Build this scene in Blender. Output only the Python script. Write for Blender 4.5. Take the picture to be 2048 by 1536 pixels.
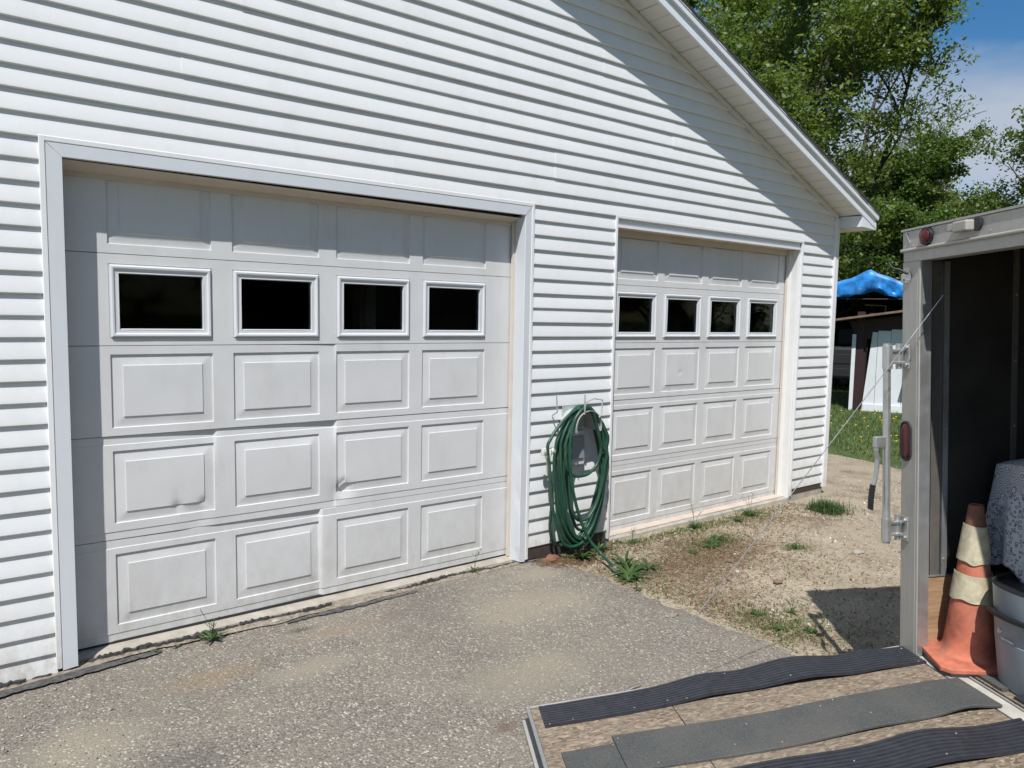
import bpy, math, random
import numpy as np
from mathutils import Vector, Matrix

for o in list(bpy.data.objects):
    bpy.data.objects.remove(o)
SC = bpy.context.scene
COL = SC.collection
rad = math.radians

# ---------------------------------------------------------------- camera
CAM = Vector((-0.5979, -4.2286, 1.7048))
YAW, PITCH, ROLL = 0.6677, -0.0877, 0.0187
_f = Vector((math.sin(YAW) * math.cos(PITCH), math.cos(YAW) * math.cos(PITCH), math.sin(PITCH)))
_r = Vector((math.cos(YAW), -math.sin(YAW), 0))
_u = _r.cross(_f)
_R = math.cos(ROLL) * _r + math.sin(ROLL) * _u
_U = -math.sin(ROLL) * _r + math.cos(ROLL) * _u
cam_data = bpy.data.cameras.new("camera")
cam_data.sensor_width = 36.0
cam_data.lens = 1524.17 / 2048 * 36.0
cam_data.clip_start = 0.05
cam_data.clip_end = 2000
cam = bpy.data.objects.new("camera", cam_data)
COL.objects.link(cam)
m3 = Matrix((_R, _U, -_f)).transposed()
cam.matrix_world = Matrix.Translation(CAM) @ m3.to_4x4()
SC.camera = cam

# ---------------------------------------------------------------- sky and sun
TX, TZ = 1.09, 2.195                    # sun travel per metre of +Y
SUN_EL = math.atan2(TZ, math.hypot(TX, 1.0))
SUN_AZ = math.atan2(-TX, -1.0)
world = bpy.data.worlds.new("World")
SC.world = world
world.use_nodes = True
nt = world.node_tree
nt.nodes.clear()
wo = nt.nodes.new("ShaderNodeOutputWorld")
bg = nt.nodes.new("ShaderNodeBackground")
sky = nt.nodes.new("ShaderNodeTexSky")
sky.sky_type = 'NISHITA'
sky.sun_disc = False
sky.sun_elevation = SUN_EL
sky.sun_rotation = SUN_AZ
sky.air_density = 1.0
sky.dust_density = 0.3
sky.ozone_density = 1.6
tc = nt.nodes.new("ShaderNodeTexCoord")
mp = nt.nodes.new("ShaderNodeMapping")
mp.inputs['Scale'].default_value = (1.0, 1.0, 2.2)
mp.inputs['Location'].default_value = (0.33, 2.64, 12.36)
no = nt.nodes.new("ShaderNodeTexNoise")
no.inputs['Scale'].default_value = 1.7
no.inputs['Detail'].default_value = 7
no.inputs['Roughness'].default_value = 0.52
cr = nt.nodes.new("ShaderNodeValToRGB")
cr.color_ramp.elements[0].position = 0.46
cr.color_ramp.elements[0].color = (0, 0, 0, 1)
cr.color_ramp.elements[1].position = 0.62
cr.color_ramp.elements[1].color = (0.85, 0.85, 0.85, 1)
mx = nt.nodes.new("ShaderNodeMix")
mx.data_type = 'RGBA'
SKY_STRENGTH = 0.085
mx.inputs['B'].default_value = (6.0, 6.5, 7.4, 1)
nt.links.new(tc.outputs['Generated'], mp.inputs['Vector'])
nt.links.new(mp.outputs['Vector'], no.inputs['Vector'])
nt.links.new(no.outputs['Fac'], cr.inputs['Fac'])
nt.links.new(cr.outputs['Color'], mx.inputs['Factor'])
hs = nt.nodes.new('ShaderNodeHueSaturation')
hs.inputs['Saturation'].default_value = 1.38
hs.inputs['Value'].default_value = 1.2
nt.links.new(sky.outputs['Color'], hs.inputs['Color'])
nt.links.new(hs.outputs['Color'], mx.inputs['A'])
nt.links.new(mx.outputs['Result'], bg.inputs['Color'])
bg.inputs['Strength'].default_value = SKY_STRENGTH
nt.links.new(bg.outputs['Background'], wo.inputs['Surface'])

sun_data = bpy.data.lights.new("sun", 'SUN')
sun_data.energy = 5.0
sun_data.angle = rad(0.53)
sun_data.color = (1.0, 0.985, 0.965)
sun = bpy.data.objects.new("sun", sun_data)
COL.objects.link(sun)
sun.rotation_euler = Vector((TX, 1.0, -TZ)).to_track_quat('-Z', 'Y').to_euler()

vs = SC.view_settings
vs.view_transform = 'Standard'
vs.look = 'None'
vs.exposure = 0.03
vs.gamma = 1.0
vs.use_curve_mapping = False

cy = SC.cycles
cy.max_bounces = 4
cy.diffuse_bounces = 2
cy.glossy_bounces = 2
cy.transmission_bounces = 2
cy.transparent_max_bounces = 8
cy.use_adaptive_sampling = True
cy.adaptive_threshold = 0.02
cy.use_denoising = True
cy.caustics_reflective = False
cy.caustics_refractive = False

# ---------------------------------------------------------------- helpers
rng = np.random.default_rng(7)
random.seed(7)


def link_obj(name, data, parent=None):
    o = bpy.data.objects.new(name, data)
    COL.objects.link(o)
    if parent is not None:
        o.parent = parent
    return o


def tag(o, label=None, cat=None, group=None, kind=None):
    if label:
        o['label'] = label
    if cat:
        o['category'] = cat
    if group:
        o['group'] = group
    if kind:
        o['kind'] = kind
    return o


def empty(name, loc=(0, 0, 0), parent=None):
    o = link_obj(name, None, parent)
    o.empty_display_size = 0.1
    o.location = loc
    return o


class MB:
    """collects geometry for one mesh object"""

    def __init__(s):
        s.v = []
        s.f = []

    def add(s, vs_, fs):
        n = len(s.v)
        s.v.extend([tuple(p) for p in vs_])
        s.f.extend([tuple(i + n for i in f) for f in fs])
        return s

    def box(s, x0, x1, y0, y1, z0, z1):
        return s.add([(x0, y0, z0), (x1, y0, z0), (x1, y1, z0), (x0, y1, z0),
                      (x0, y0, z1), (x1, y0, z1), (x1, y1, z1), (x0, y1, z1)],
                     [(0, 3, 2, 1), (4, 5, 6, 7), (0, 1, 5, 4), (1, 2, 6, 5), (2, 3, 7, 6), (3, 0, 4, 7)])

    def prism(s, pts, axis, a0, a1):
        """polygon pts (2D) extruded along axis x|y|z from a0 to a1; a0/a1 may be per-point lists"""
        n = len(pts)
        if not hasattr(a0, '__len__'):
            a0 = [a0] * n
        if not hasattr(a1, '__len__'):
            a1 = [a1] * n

        def mk(p, a):
            if axis == 'x':
                return (a, p[0], p[1])
            if axis == 'y':
                return (p[0], a, p[1])
            return (p[0], p[1], a)
        vs_ = [mk(p, a) for p, a in zip(pts, a0)] + [mk(p, a) for p, a in zip(pts, a1)]
        fs = [(i, (i + 1) % n, n + (i + 1) % n, n + i) for i in range(n)]
        fs += [tuple(range(n - 1, -1, -1)), tuple(range(n, 2 * n))]
        return s.add(vs_, fs)

    def tube(s, pts, r, n=8, caps=True):
        pts = [Vector(p) for p in pts]
        m = len(pts)
        rs = r if hasattr(r, '__len__') else [r] * m
        t0 = (pts[1] - pts[0]).normalized()
        up = Vector((0, 0, 1)) if abs(t0.z) < 0.9 else Vector((1, 0, 0))
        nx = t0.cross(up).normalized()
        vs_, fs = [], []
        for i, p in enumerate(pts):
            t = (pts[min(i + 1, m - 1)] - pts[max(i - 1, 0)])
            if t.length < 1e-9:
                t = t0
            t = t.normalized()
            nx = (nx - t * nx.dot(t))
            if nx.length < 1e-6:
                nx = t.orthogonal()
            nx.normalize()
            ny = t.cross(nx)
            for k in range(n):
                a = 2 * math.pi * k / n
                vs_.append(p + (nx * math.cos(a) + ny * math.sin(a)) * rs[i])
        for i in range(m - 1):
            for k in range(n):
                k2 = (k + 1) % n
                fs.append((i * n + k, i * n + k2, (i + 1) * n + k2, (i + 1) * n + k))
        if caps:
            fs.append(tuple(range(n - 1, -1, -1)))
            fs.append(tuple((m - 1) * n + k for k in range(n)))
        return s.add(vs_, fs)

    def lathe(s, prof, n=24, origin=(0, 0, 0)):
        ox, oy, oz = origin
        vs_, fs = [], []
        for (r, z) in prof:
            for k in range(n):
                a = 2 * math.pi * k / n
                vs_.append((ox + r * math.cos(a), oy + r * math.sin(a), oz + z))
        for i in range(len(prof) - 1):
            for k in range(n):
                k2 = (k + 1) % n
                fs.append((i * n + k, i * n + k2, (i + 1) * n + k2, (i + 1) * n + k))
        return s.add(vs_, fs)

    def grid(s, xs, ys, fn, skip=None):
        """fn(x,y)->point"""
        nx, ny = len(xs), len(ys)
        vs_ = [fn(x, y) for y in ys for x in xs]
        fs = []
        for j in range(ny - 1):
            for i in range(nx - 1):
                if skip and skip(0.5 * (xs[i] + xs[i + 1]), 0.5 * (ys[j] + ys[j + 1])):
                    continue
                fs.append((j * nx + i, j * nx + i + 1, (j + 1) * nx + i + 1, (j + 1) * nx + i))
        return s.add(vs_, fs)

    def build(s, name, mat, parent=None, smooth=None, bevel=0):
        me = bpy.data.meshes.new(name)
        me.from_pydata(s.v, [], s.f)
        me.materials.append(mat)
        if smooth is not None:
            me.shade_smooth()
            me.set_sharp_from_angle(angle=rad(smooth))
        o = link_obj(name, me, parent)
        if bevel:
            b = o.modifiers.new("bevel", 'BEVEL')
            b.width = bevel
            b.segments = 2
            b.limit_method = 'ANGLE'
            b.angle_limit = rad(50)
        return o


def fast_mesh(name, verts, faces, mat, parent=None):
    """verts (n,3) array, faces (m,k) int array"""
    me = bpy.data.meshes.new(name)
    verts = np.asarray(verts, dtype=np.float32)
    faces = np.asarray(faces, dtype=np.int32)
    m, k = faces.shape
    me.vertices.add(len(verts))
    me.vertices.foreach_set("co", verts.ravel())
    me.loops.add(m * k)
    me.loops.foreach_set("vertex_index", faces.ravel())
    me.polygons.add(m)
    me.polygons.foreach_set("loop_start", np.arange(m, dtype=np.int32) * k)
    me.update(calc_edges=True)
    me.materials.append(mat)
    return link_obj(name, me, parent)


# ---------------------------------------------------------------- materials
def new_mat(name):
    m = bpy.data.materials.new(name)
    m.use_nodes = True
    t = m.node_tree
    return m, t, t.nodes['Principled BSDF']


def nd(t, typ, **kw):
    n = t.nodes.new(typ)
    for k, v in kw.items():
        if hasattr(n, k):
            setattr(n, k, v)
        else:
            n.inputs[k].default_value = v
    return n


def coords(t, scale=(1, 1, 1), rot=(0, 0, 0), kind='Object'):
    c = nd(t, "ShaderNodeTexCoord")
    m = nd(t, "ShaderNodeMapping")
    m.inputs['Scale'].default_value = scale
    m.inputs['Rotation'].default_value = rot
    t.links.new(c.outputs[kind], m.inputs['Vector'])
    return m.outputs['Vector']


def world_coords(t, scale=(1, 1, 1), rot=(0, 0, 0)):
    g = nd(t, "ShaderNodeNewGeometry")
    m = nd(t, "ShaderNodeMapping")
    m.inputs['Scale'].default_value = scale
    m.inputs['Rotation'].default_value = rot
    t.links.new(g.outputs['Position'], m.inputs['Vector'])
    return m.outputs['Vector']


def noise(t, vec, scale, detail=4, rough=0.55, dist=0.0):
    n = nd(t, "ShaderNodeTexNoise")
    n.inputs['Scale'].default_value = scale
    n.inputs['Detail'].default_value = detail
    n.inputs['Roughness'].default_value = rough
    n.inputs['Distortion'].default_value = dist
    t.links.new(vec, n.inputs['Vector'])
    return n.outputs['Fac']


def voro(t, vec, scale, feature='F1', rnd=1.0):
    n = nd(t, "ShaderNodeTexVoronoi")
    n.feature = feature
    n.inputs['Scale'].default_value = scale
    n.inputs['Randomness'].default_value = rnd
    t.links.new(vec, n.inputs['Vector'])
    return n


def ramp(t, fac, stops, interp='LINEAR'):
    r = nd(t, "ShaderNodeValToRGB")
    e = r.color_ramp.elements
    r.color_ramp.interpolation = interp
    while len(e) < len(stops):
        e.new(0.5)
    for el, (p, c) in zip(e, stops):
        el.position = p
        if not hasattr(c, '__len__'):
            c = (c, c, c)
        el.color = (c[0], c[1], c[2], 1)
    t.links.new(fac, r.inputs['Fac'])
    return r.outputs['Color']


def mixc(t, fac, a, b, mode='MIX'):
    m = nd(t, "ShaderNodeMix", data_type='RGBA', blend_type=mode)
    for sock, val in ((m.inputs['Factor'], fac), (m.inputs['A'], a), (m.inputs['B'], b)):
        if hasattr(val, 'links') or hasattr(val, 'is_linked'):
            t.links.new(val, sock)
        elif hasattr(val, '__len__'):
            sock.default_value = (val[0], val[1], val[2], 1)
        else:
            sock.default_value = val
    return m.outputs['Result']


def bump(t, bsdf, height, strength=0.5, dist=0.01):
    b = nd(t, "ShaderNodeBump")
    b.inputs['Strength'].default_value = strength
    b.inputs['Distance'].default_value = dist
    t.links.new(height, b.inputs['Height'])
    t.links.new(b.outputs['Normal'], bsdf.inputs['Normal'])


def nd_math(t, op, a, b, c=0.0):
    n = nd(t, "ShaderNodeMath", operation=op)
    for i, val in enumerate((a, b, c)):
        if hasattr(val, 'is_linked'):
            t.links.new(val, n.inputs[i])
        else:
            n.inputs[i].default_value = val
    return n.outputs[0]


def blob(t, v, cx, cy, rx, ry, soft=0.5, wob=0.35, ns=6):
    """irregular stain mask round a world point"""
    m_ = nd(t, "ShaderNodeMapping")
    m_.inputs['Location'].default_value = (-cx / rx, -cy / ry, 0)
    m_.inputs['Scale'].default_value = (1 / rx, 1 / ry, 0)
    t.links.new(v, m_.inputs['Vector'])
    ln = nd(t, "ShaderNodeVectorMath", operation='LENGTH')
    t.links.new(m_.outputs['Vector'], ln.inputs[0])
    nz_ = noise(t, v, ns, 6, 0.65)
    d_ = nd_math(t, 'MULTIPLY_ADD', nz_, wob * 2, nd_math(t, 'SUBTRACT', ln.outputs['Value'], wob))
    return ramp(t, d_, [(1.0 - soft, 1.0), (1.0, 0.0)])


def plain(name, col, rough=0.5, metal=0.0, var=0.08, nscale=6.0, bstr=0.0, bscale=120.0, spec=0.5, grime=None, splash=None):
    m, t, b = new_mat(name)
    vec = world_coords(t)
    f = noise(t, vec, nscale, 5, 0.6)
    lo = tuple(c * (1 - var) for c in col)
    hi = tuple(min(1, c * (1 + var)) for c in col)
    c = ramp(t, f, [(0.3, lo), (0.7, hi)])
    if grime:
        g = noise(t, world_coords(t, (3, 3, 1.2)), 2.2, 6, 0.65)
        gm = ramp(t, g, [(0.52, 0), (0.75, grime[3])])
        c = mixc(t, gm, c, grime[:3])
    if splash:
        sp = nd(t, "ShaderNodeSeparateXYZ")
        t.links.new(vec, sp.inputs[0])
        lowz = ramp(t, nd_math(t, 'MULTIPLY_ADD', sp.outputs['Z'], 1.0 / splash[3], 0.1), [(0.0, 1.0), (0.35, 0.35), (1.0, 0.0)])
        spot = ramp(t, noise(t, world_coords(t, (1, 1, 0.6)), 14, 7, 0.72), [(0.40, 0.15), (0.62, 1.0)])
        sm = mixc(t, 1.0, lowz, spot, 'MULTIPLY')
        sm = mixc(t, 1.0, sm, (splash[4],) * 3, 'MULTIPLY')
        c = mixc(t, sm, c, splash[:3])
    t.links.new(c, b.inputs['Base Color'])
    b.inputs['Roughness'].default_value = rough
    b.inputs['Metallic'].default_value = metal
    b.inputs['Specular IOR Level'].default_value = spec
    if bstr:
        bump(t, b, noise(t, vec, bscale, 3, 0.6), bstr, 0.002)
    return m


M = {}


def board_tone(m, amt):
    t = m.node_tree
    b = t.nodes['Principled BSDF']
    src = b.inputs['Base Color'].links[0].from_socket
    oi = nd(t, 'ShaderNodeObjectInfo')
    k = ramp(t, oi.outputs['Random'], [(0, 1 - amt), (1, 1.0)])
    t.links.new(mixc(t, 1.0, src, k, 'MULTIPLY'), b.inputs['Base Color'])


M['vinyl'] = plain('white_vinyl', (0.80, 0.80, 0.79), 0.42, var=0.02, nscale=3, bstr=0.12, bscale=160, grime=(0.60, 0.59, 0.55, 0.22), splash=(0.42, 0.37, 0.29, 0.55, 0.75))
board_tone(M['vinyl'], 0.035)
M['trim'] = plain('white_aluminium_trim', (0.66, 0.68, 0.70), 0.35, var=0.02, nscale=2, grime=(0.5, 0.5, 0.49, 0.15))
M['jamb'] = plain('white_jamb', (0.78, 0.77, 0.74), 0.5, var=0.03, grime=(0.62, 0.55, 0.46, 0.2))
M['peach'] = plain('faded_peach_board', (0.64, 0.56, 0.48), 0.65, var=0.06, bstr=0.1)
M['door'] = plain('door_steel', (0.67, 0.665, 0.655), 0.45, var=0.03, nscale=3, bstr=0.4, bscale=240, grime=(0.5, 0.48, 0.44, 0.32), splash=(0.44, 0.40, 0.33, 0.9, 0.6))
M['winframe'] = plain('white_window_frame', (0.66, 0.67, 0.68), 0.4, var=0.02)
M['seal'] = plain('black_rubber_seal', (0.03, 0.028, 0.027), 0.7)
M['soffit'] = plain('soffit_vinyl', (0.72, 0.70, 0.66), 0.5, var=0.03, bstr=0.15, bscale=300, grime=(0.45, 0.43, 0.38, 0.25))
M['fascia'] = plain('fascia_aluminium', (0.76, 0.78, 0.80), 0.35, var=0.02)
M['shingle'] = plain('dark_shingle', (0.045, 0.042, 0.042), 0.9, var=0.3, nscale=60, bstr=0.6, bscale=200)
M['skirt'] = plain('dark_skirt_board', (0.055, 0.042, 0.035), 0.8, var=0.3, nscale=12, bstr=0.4)
M['inner'] = plain('garage_inside_board', (0.16, 0.14, 0.12), 0.85, var=0.2)


def mat_concrete():
    m, t, b = new_mat('concrete')
    v = world_coords(t)
    c = ramp(t, noise(t, v, 9, 8, 0.65), [(0.3, (0.30, 0.265, 0.215)), (0.7, (0.47, 0.43, 0.36))])
    c = mixc(t, ramp(t, noise(t, v, 2.2, 4), [(0.5, 0), (0.7, 0.5)]), c, (0.26, 0.23, 0.19))
    t.links.new(c, b.inputs['Base Color'])
    b.inputs['Roughness'].default_value = 0.9
    bump(t, b, noise(t, v, 120, 4), 0.5, 0.004)
    return m


M['concrete'] = mat_concrete()


def mat_asphalt():
    m, t, b = new_mat('weathered_asphalt')
    v = world_coords(t)
    vd = nd(t, "ShaderNodeVectorMath")
    vd.operation = 'ADD'
    nz = nd(t, "ShaderNodeTexNoise")
    nz.inputs['Scale'].default_value = 55
    t.links.new(v, nz.inputs['Vector'])
    sc = nd(t, "ShaderNodeVectorMath")
    sc.operation = 'SCALE'
    sc.inputs['Scale'].default_value = 0.012
    t.links.new(nz.outputs['Color'], sc.inputs[0])
    t.links.new(v, vd.inputs[0])
    t.links.new(sc.outputs['Vector'], vd.inputs[1])
    v2 = vd.outputs['Vector']
    vo = voro(t, v2, 82)
    vo2 = voro(t, v2, 210)
    stone = ramp(t, vo.outputs['Color'], [(0.1, (0.062, 0.057, 0.050)), (0.40, (0.145, 0.131, 0.110)), (0.64, (0.265, 0.238, 0.196)), (0.88, (0.60, 0.55, 0.46))])
    sand = ramp(t, vo2.outputs['Color'], [(0.1, (0.09, 0.081, 0.068)), (0.9, (0.29, 0.255, 0.205))])
    gap = ramp(t, vo.outputs['Distance'], [(0.35, 0), (0.62, 1)])
    c = mixc(t, gap, stone, sand)
    c = mixc(t, ramp(t, noise(t, v, 2.6, 6, 0.65), [(0.42, 0), (0.70, 0.4)]), c, sand)
    # dust and sand lying in drifts
    dust = ramp(t, noise(t, v, 110, 5, 0.7), [(0.3, (0.22, 0.185, 0.135)), (0.7, (0.37, 0.32, 0.24))])
    drift = ramp(t, noise(t, v, 1.15, 8, 0.66, 0.6), [(0.38, 0.05), (0.74, 0.6)])
    for (cx, cy, rx, ry, soft) in ((-0.12, -0.86, 0.42, 0.30, 0.5), (2.35, -0.75, 0.75, 0.42, 0.75), (1.75, -1.45, 0.55, 0.35, 0.8), (2.75, -0.32, 0.45, 0.22, 0.6), (0.9, -0.75, 0.4, 0.16, 0.8)):
        bl = mixc(t, 1.0, blob(t, v, cx, cy, rx, ry, 0.75, 0.55, 4), (0.95, 0.95, 0.95), 'MULTIPLY')
        drift = mixc(t, 1.0, drift, bl, 'LIGHTEN')
    grain = ramp(t, vo.outputs['Color'], [(0.40, 0.95), (0.85, 0.35)])
    drift = mixc(t, 1.0, drift, grain, 'MULTIPLY')
    c = mixc(t, drift, c, dust)
    for (cx, cy, rx, ry, col, k) in ((0.50, -0.55, 0.30, 0.14, (0.27, 0.19, 0.11), 0.55), (1.25, -0.40, 0.45, 0.07, (0.28, 0.20, 0.125), 0.5), (1.05, -0.27, 0.09, 0.05, (0.08, 0.055, 0.04), 0.8), (1.35, -1.75, 0.10, 0.06, (0.13, 0.085, 0.055), 0.7), (0.2, -1.2, 0.25, 0.2, (0.06, 0.058, 0.055), 0.35)):
        mk = mixc(t, 1.0, blob(t, v, cx, cy, rx, ry, 0.8, 0.5, 9), (k, k, k), 'MULTIPLY')
        c = mixc(t, mk, c, col)
    dark = ramp(t, noise(t, v, 0.8, 6, 0.6), [(0.50, 0), (0.72, 0.5)])
    c = mixc(t, dark, c, mixc(t, 0.55, c, (0.055, 0.055, 0.056)))
    t.links.new(c, b.inputs['Base Color'])
    b.inputs['Roughness'].default_value = 0.92
    h = ramp(t, vo.outputs['Distance'], [(0.0, 1.0), (0.65, 0.0)])
    h2 = mixc(t, drift, h, noise(t, v, 160, 3))
    bump(t, b, h2, 0.8, 0.006)
    return m


M['asphalt'] = mat_asphalt()


def mat_tar():
    m, t, b = new_mat('fresh_dark_asphalt')
    v = world_coords(t)
    c = ramp(t, noise(t, v, 60, 5, 0.7), [(0.3, (0.022, 0.021, 0.021)), (0.75, (0.085, 0.08, 0.075))])
    t.links.new(c, b.inputs['Base Color'])
    b.inputs['Roughness'].default_value = 0.85
    bump(t, b, noise(t, v, 110, 4, 0.7), 0.9, 0.012)
    return m


M['tar'] = mat_tar()


def mat_dirt():
    m, t, b = new_mat('sandy_dirt')
    v = world_coords(t)
    base = ramp(t, noise(t, v, 2.4, 9, 0.66), [(0.25, (0.25, 0.195, 0.13)), (0.5, (0.36, 0.295, 0.205)), (0.78, (0.47, 0.395, 0.285))])
    vo = voro(t, v, 75)
    peb = ramp(t, vo.outputs['Color'], [(0.2, (0.16, 0.13, 0.10)), (0.6, (0.33, 0.28, 0.21)), (0.95, (0.62, 0.56, 0.47))])
    pm = ramp(t, vo.outputs['Distance'], [(0.22, 0.75), (0.5, 0.0)])
    c = mixc(t, pm, base, peb)
    org = ramp(t, noise(t, v, 1.5, 7, 0.66, 0.4), [(0.54, 0), (0.66, 0.75)])
    oc = ramp(t, noise(t, v, 45, 5, 0.7), [(0.3, (0.085, 0.050, 0.034)), (0.7, (0.21, 0.145, 0.10))])
    c = mixc(t, org, c, oc)
    t.links.new(c, b.inputs['Base Color'])
    b.inputs['Roughness'].default_value = 0.95
    h = mixc(t, 0.5, ramp(t, vo.outputs['Distance'], [(0, 1), (0.6, 0)]), noise(t, v, 25, 8, 0.75))
    bump(t, b, h, 0.8, 0.014)
    return m


M['dirt'] = mat_dirt()


def mat_lawn():
    m, t, b = new_mat('lawn_soil')
    v = world_coords(t)
    c = ramp(t, noise(t, v, 3, 6), [(0.3, (0.035, 0.06, 0.015)), (0.7, (0.10, 0.13, 0.035))])
    t.links.new(c, b.inputs['Base Color'])
    b.inputs['Roughness'].default_value = 1.0
    bump(t, b, noise(t, v, 30, 4), 0.6, 0.03)
    return m


M['lawn'] = mat_lawn()


def mat_leaf(name, lo, hi, trans=0.35, rough=0.5):
    m, t, b = new_mat(name)
    g = nd(t, "ShaderNodeNewGeometry")
    c = ramp(t, g.outputs['Random Per Island'], [(0.0, lo), (1.0, hi)])
    t.links.new(c, b.inputs['Base Color'])
    b.inputs['Roughness'].default_value = rough
    tr = nd(t, "ShaderNodeBsdfTranslucent")
    c2 = mixc(t, 0.6, c, (hi[0] * 1.6, hi[1] * 1.5, hi[2] * 0.6))
    t.links.new(c2, tr.inputs['Color'])
    ms = nd(t, "ShaderNodeMixShader")
    ms.inputs['Fac'].default_value = trans
    t.links.new(b.outputs['BSDF'], ms.inputs[1])
    t.links.new(tr.outputs['BSDF'], ms.inputs[2])
    t.links.new(ms.outputs['Shader'], t.nodes['Material Output'].inputs['Surface'])
    return m


M['leaf_dark'] = mat_leaf('leaf_dark', (0.050, 0.105, 0.020), (0.140, 0.225, 0.045), 0.42)
M['leaf_mid'] = mat_leaf('leaf_mid', (0.070, 0.125, 0.022), (0.190, 0.260, 0.055), 0.45)
M['leaf_yellow'] = mat_leaf('leaf_yellow', (0.110, 0.135, 0.020), (0.270, 0.275, 0.050), 0.45)
M['grass'] = mat_leaf('grass_blade', (0.045, 0.085, 0.015), (0.13, 0.19, 0.04), 0.3)
M['drygrass'] = mat_leaf('dry_grass', (0.11, 0.050, 0.030), (0.36, 0.25, 0.14), 0.1)
M['weed'] = mat_leaf('weed_leaf', (0.030, 0.070, 0.018), (0.085, 0.145, 0.038), 0.25)
M['pebble'] = None


def mat_pebble():
    m, t, b = new_mat('pebble')
    g = nd(t, "ShaderNodeNewGeometry")
    c = ramp(t, g.outputs['Random Per Island'], [(0, (0.14, 0.11, 0.085)), (0.5, (0.33, 0.28, 0.21)), (0.85, (0.42, 0.37, 0.30)), (1, (0.66, 0.62, 0.55))])
    t.links.new(c, b.inputs['Base Color'])
    b.inputs['Roughness'].default_value = 0.85
    return m


M['pebble'] = mat_pebble()


def mat_bark():
    m, t, b = new_mat('bark')
    v = coords(t, (6, 6, 1.2))
    c = ramp(t, noise(t, v, 5, 6), [(0.3, (0.035, 0.03, 0.025)), (0.7, (0.13, 0.115, 0.095))])
    t.links.new(c, b.inputs['Base Color'])
    b.inputs['Roughness'].default_value = 0.9
    bump(t, b, noise(t, v, 12, 5), 0.6, 0.02)
    return m


M['bark'] = mat_bark()


def mat_glass():
    m, t, b = new_mat('window_glass')
    t.nodes.remove(b)
    fr = nd(t, "ShaderNodeFresnel")
    fr.inputs['IOR'].default_value = 1.15
    tr = nd(t, "ShaderNodeBsdfTransparent")
    tr.inputs['Color'].default_value = (0.72, 0.75, 0.74, 1)
    gl = nd(t, "ShaderNodeBsdfGlossy")
    gl.inputs['Roughness'].default_value = 0.015
    ms = nd(t, "ShaderNodeMixShader")
    t.links.new(fr.outputs['Fac'], ms.inputs['Fac'])
    t.links.new(tr.outputs['BSDF'], ms.inputs[1])
    t.links.new(gl.outputs['BSDF'], ms.inputs[2])
    t.links.new(ms.outputs['Shader'], t.nodes['Material Output'].inputs['Surface'])
    return m


M['glass'] = mat_glass()
M['dimmed_glass'] = M['glass'].copy()
M['dimmed_glass'].node_tree.nodes['Transparent BSDF'].inputs['Color'].default_value = (0.10, 0.105, 0.095, 1)  # tint darkened to dim the daylight seen through the side window


def mat_alu(name, col=(0.50, 0.495, 0.485), rough=0.38, metal=0.75):
    m, t, b = new_mat(name)
    v = coords(t, (30, 30, 2.0))
    v2 = coords(t)
    c = ramp(t, noise(t, v, 3, 6, 0.7), [(0.3, tuple(x * 0.92 for x in col)), (0.7, tuple(min(1, x * 1.06) for x in col))])
    gm = ramp(t, noise(t, v2, 5, 7, 0.7), [(0.5, 0), (0.72, 0.45)])
    c = mixc(t, gm, c, (0.33, 0.31, 0.27))
    t.links.new(c, b.inputs['Base Color'])
    b.inputs['Metallic'].default_value = metal
    rr = ramp(t, noise(t, v2, 18, 5), [(0.3, rough - 0.08), (0.7, rough + 0.15)])
    t.links.new(rr, b.inputs['Roughness'])
    bump(t, b, noise(t, v2, 70, 4), 0.15, 0.002)
    return m


M['alu'] = mat_alu('brushed_aluminium')
M['alu_dull'] = mat_alu('dull_painted_aluminium', (0.50, 0.48, 0.435), 0.5, 0.35)
M['shade_metal'] = mat_alu('shade_darkened_metal', (0.17, 0.155, 0.135), 0.5, 0.4)  # aluminium darkened in colour to stand in for interior shade; clamp reuses it
M['zinc'] = mat_alu('zinc_plated_steel', (0.62, 0.62, 0.60), 0.34, 0.8)
M['black_rubber'] = plain('black_ribbed_rubber', (0.033, 0.035, 0.042), 0.5, var=0.25, nscale=25, bstr=0.2, bscale=150)


def mat_speckle(name, lo, hi, spk, rough=0.9):
    m, t, b = new_mat(name)
    v = coords(t)
    c = ramp(t, noise(t, v, 140, 5, 0.75), [(0.3, lo), (0.7, hi)])
    c = mixc(t, ramp(t, noise(t, v, 4, 5), [(0.4, 0), (0.7, 0.5)]), c, spk)
    vo = voro(t, v, 55)
    fl = ramp(t, vo.outputs['Distance'], [(0.045, 0.8), (0.075, 0)])
    c = mixc(t, fl, c, (0.42, 0.38, 0.32))
    t.links.new(c, b.inputs['Base Color'])
    b.inputs['Roughness'].default_value = rough
    bump(t, b, noise(t, v, 220, 4, 0.7), 0.7, 0.004)
    return m


M['grey_mat'] = mat_speckle('grey_crumb_rubber', (0.035, 0.037, 0.036), (0.115, 0.118, 0.112), (0.13, 0.12, 0.105))


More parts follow.
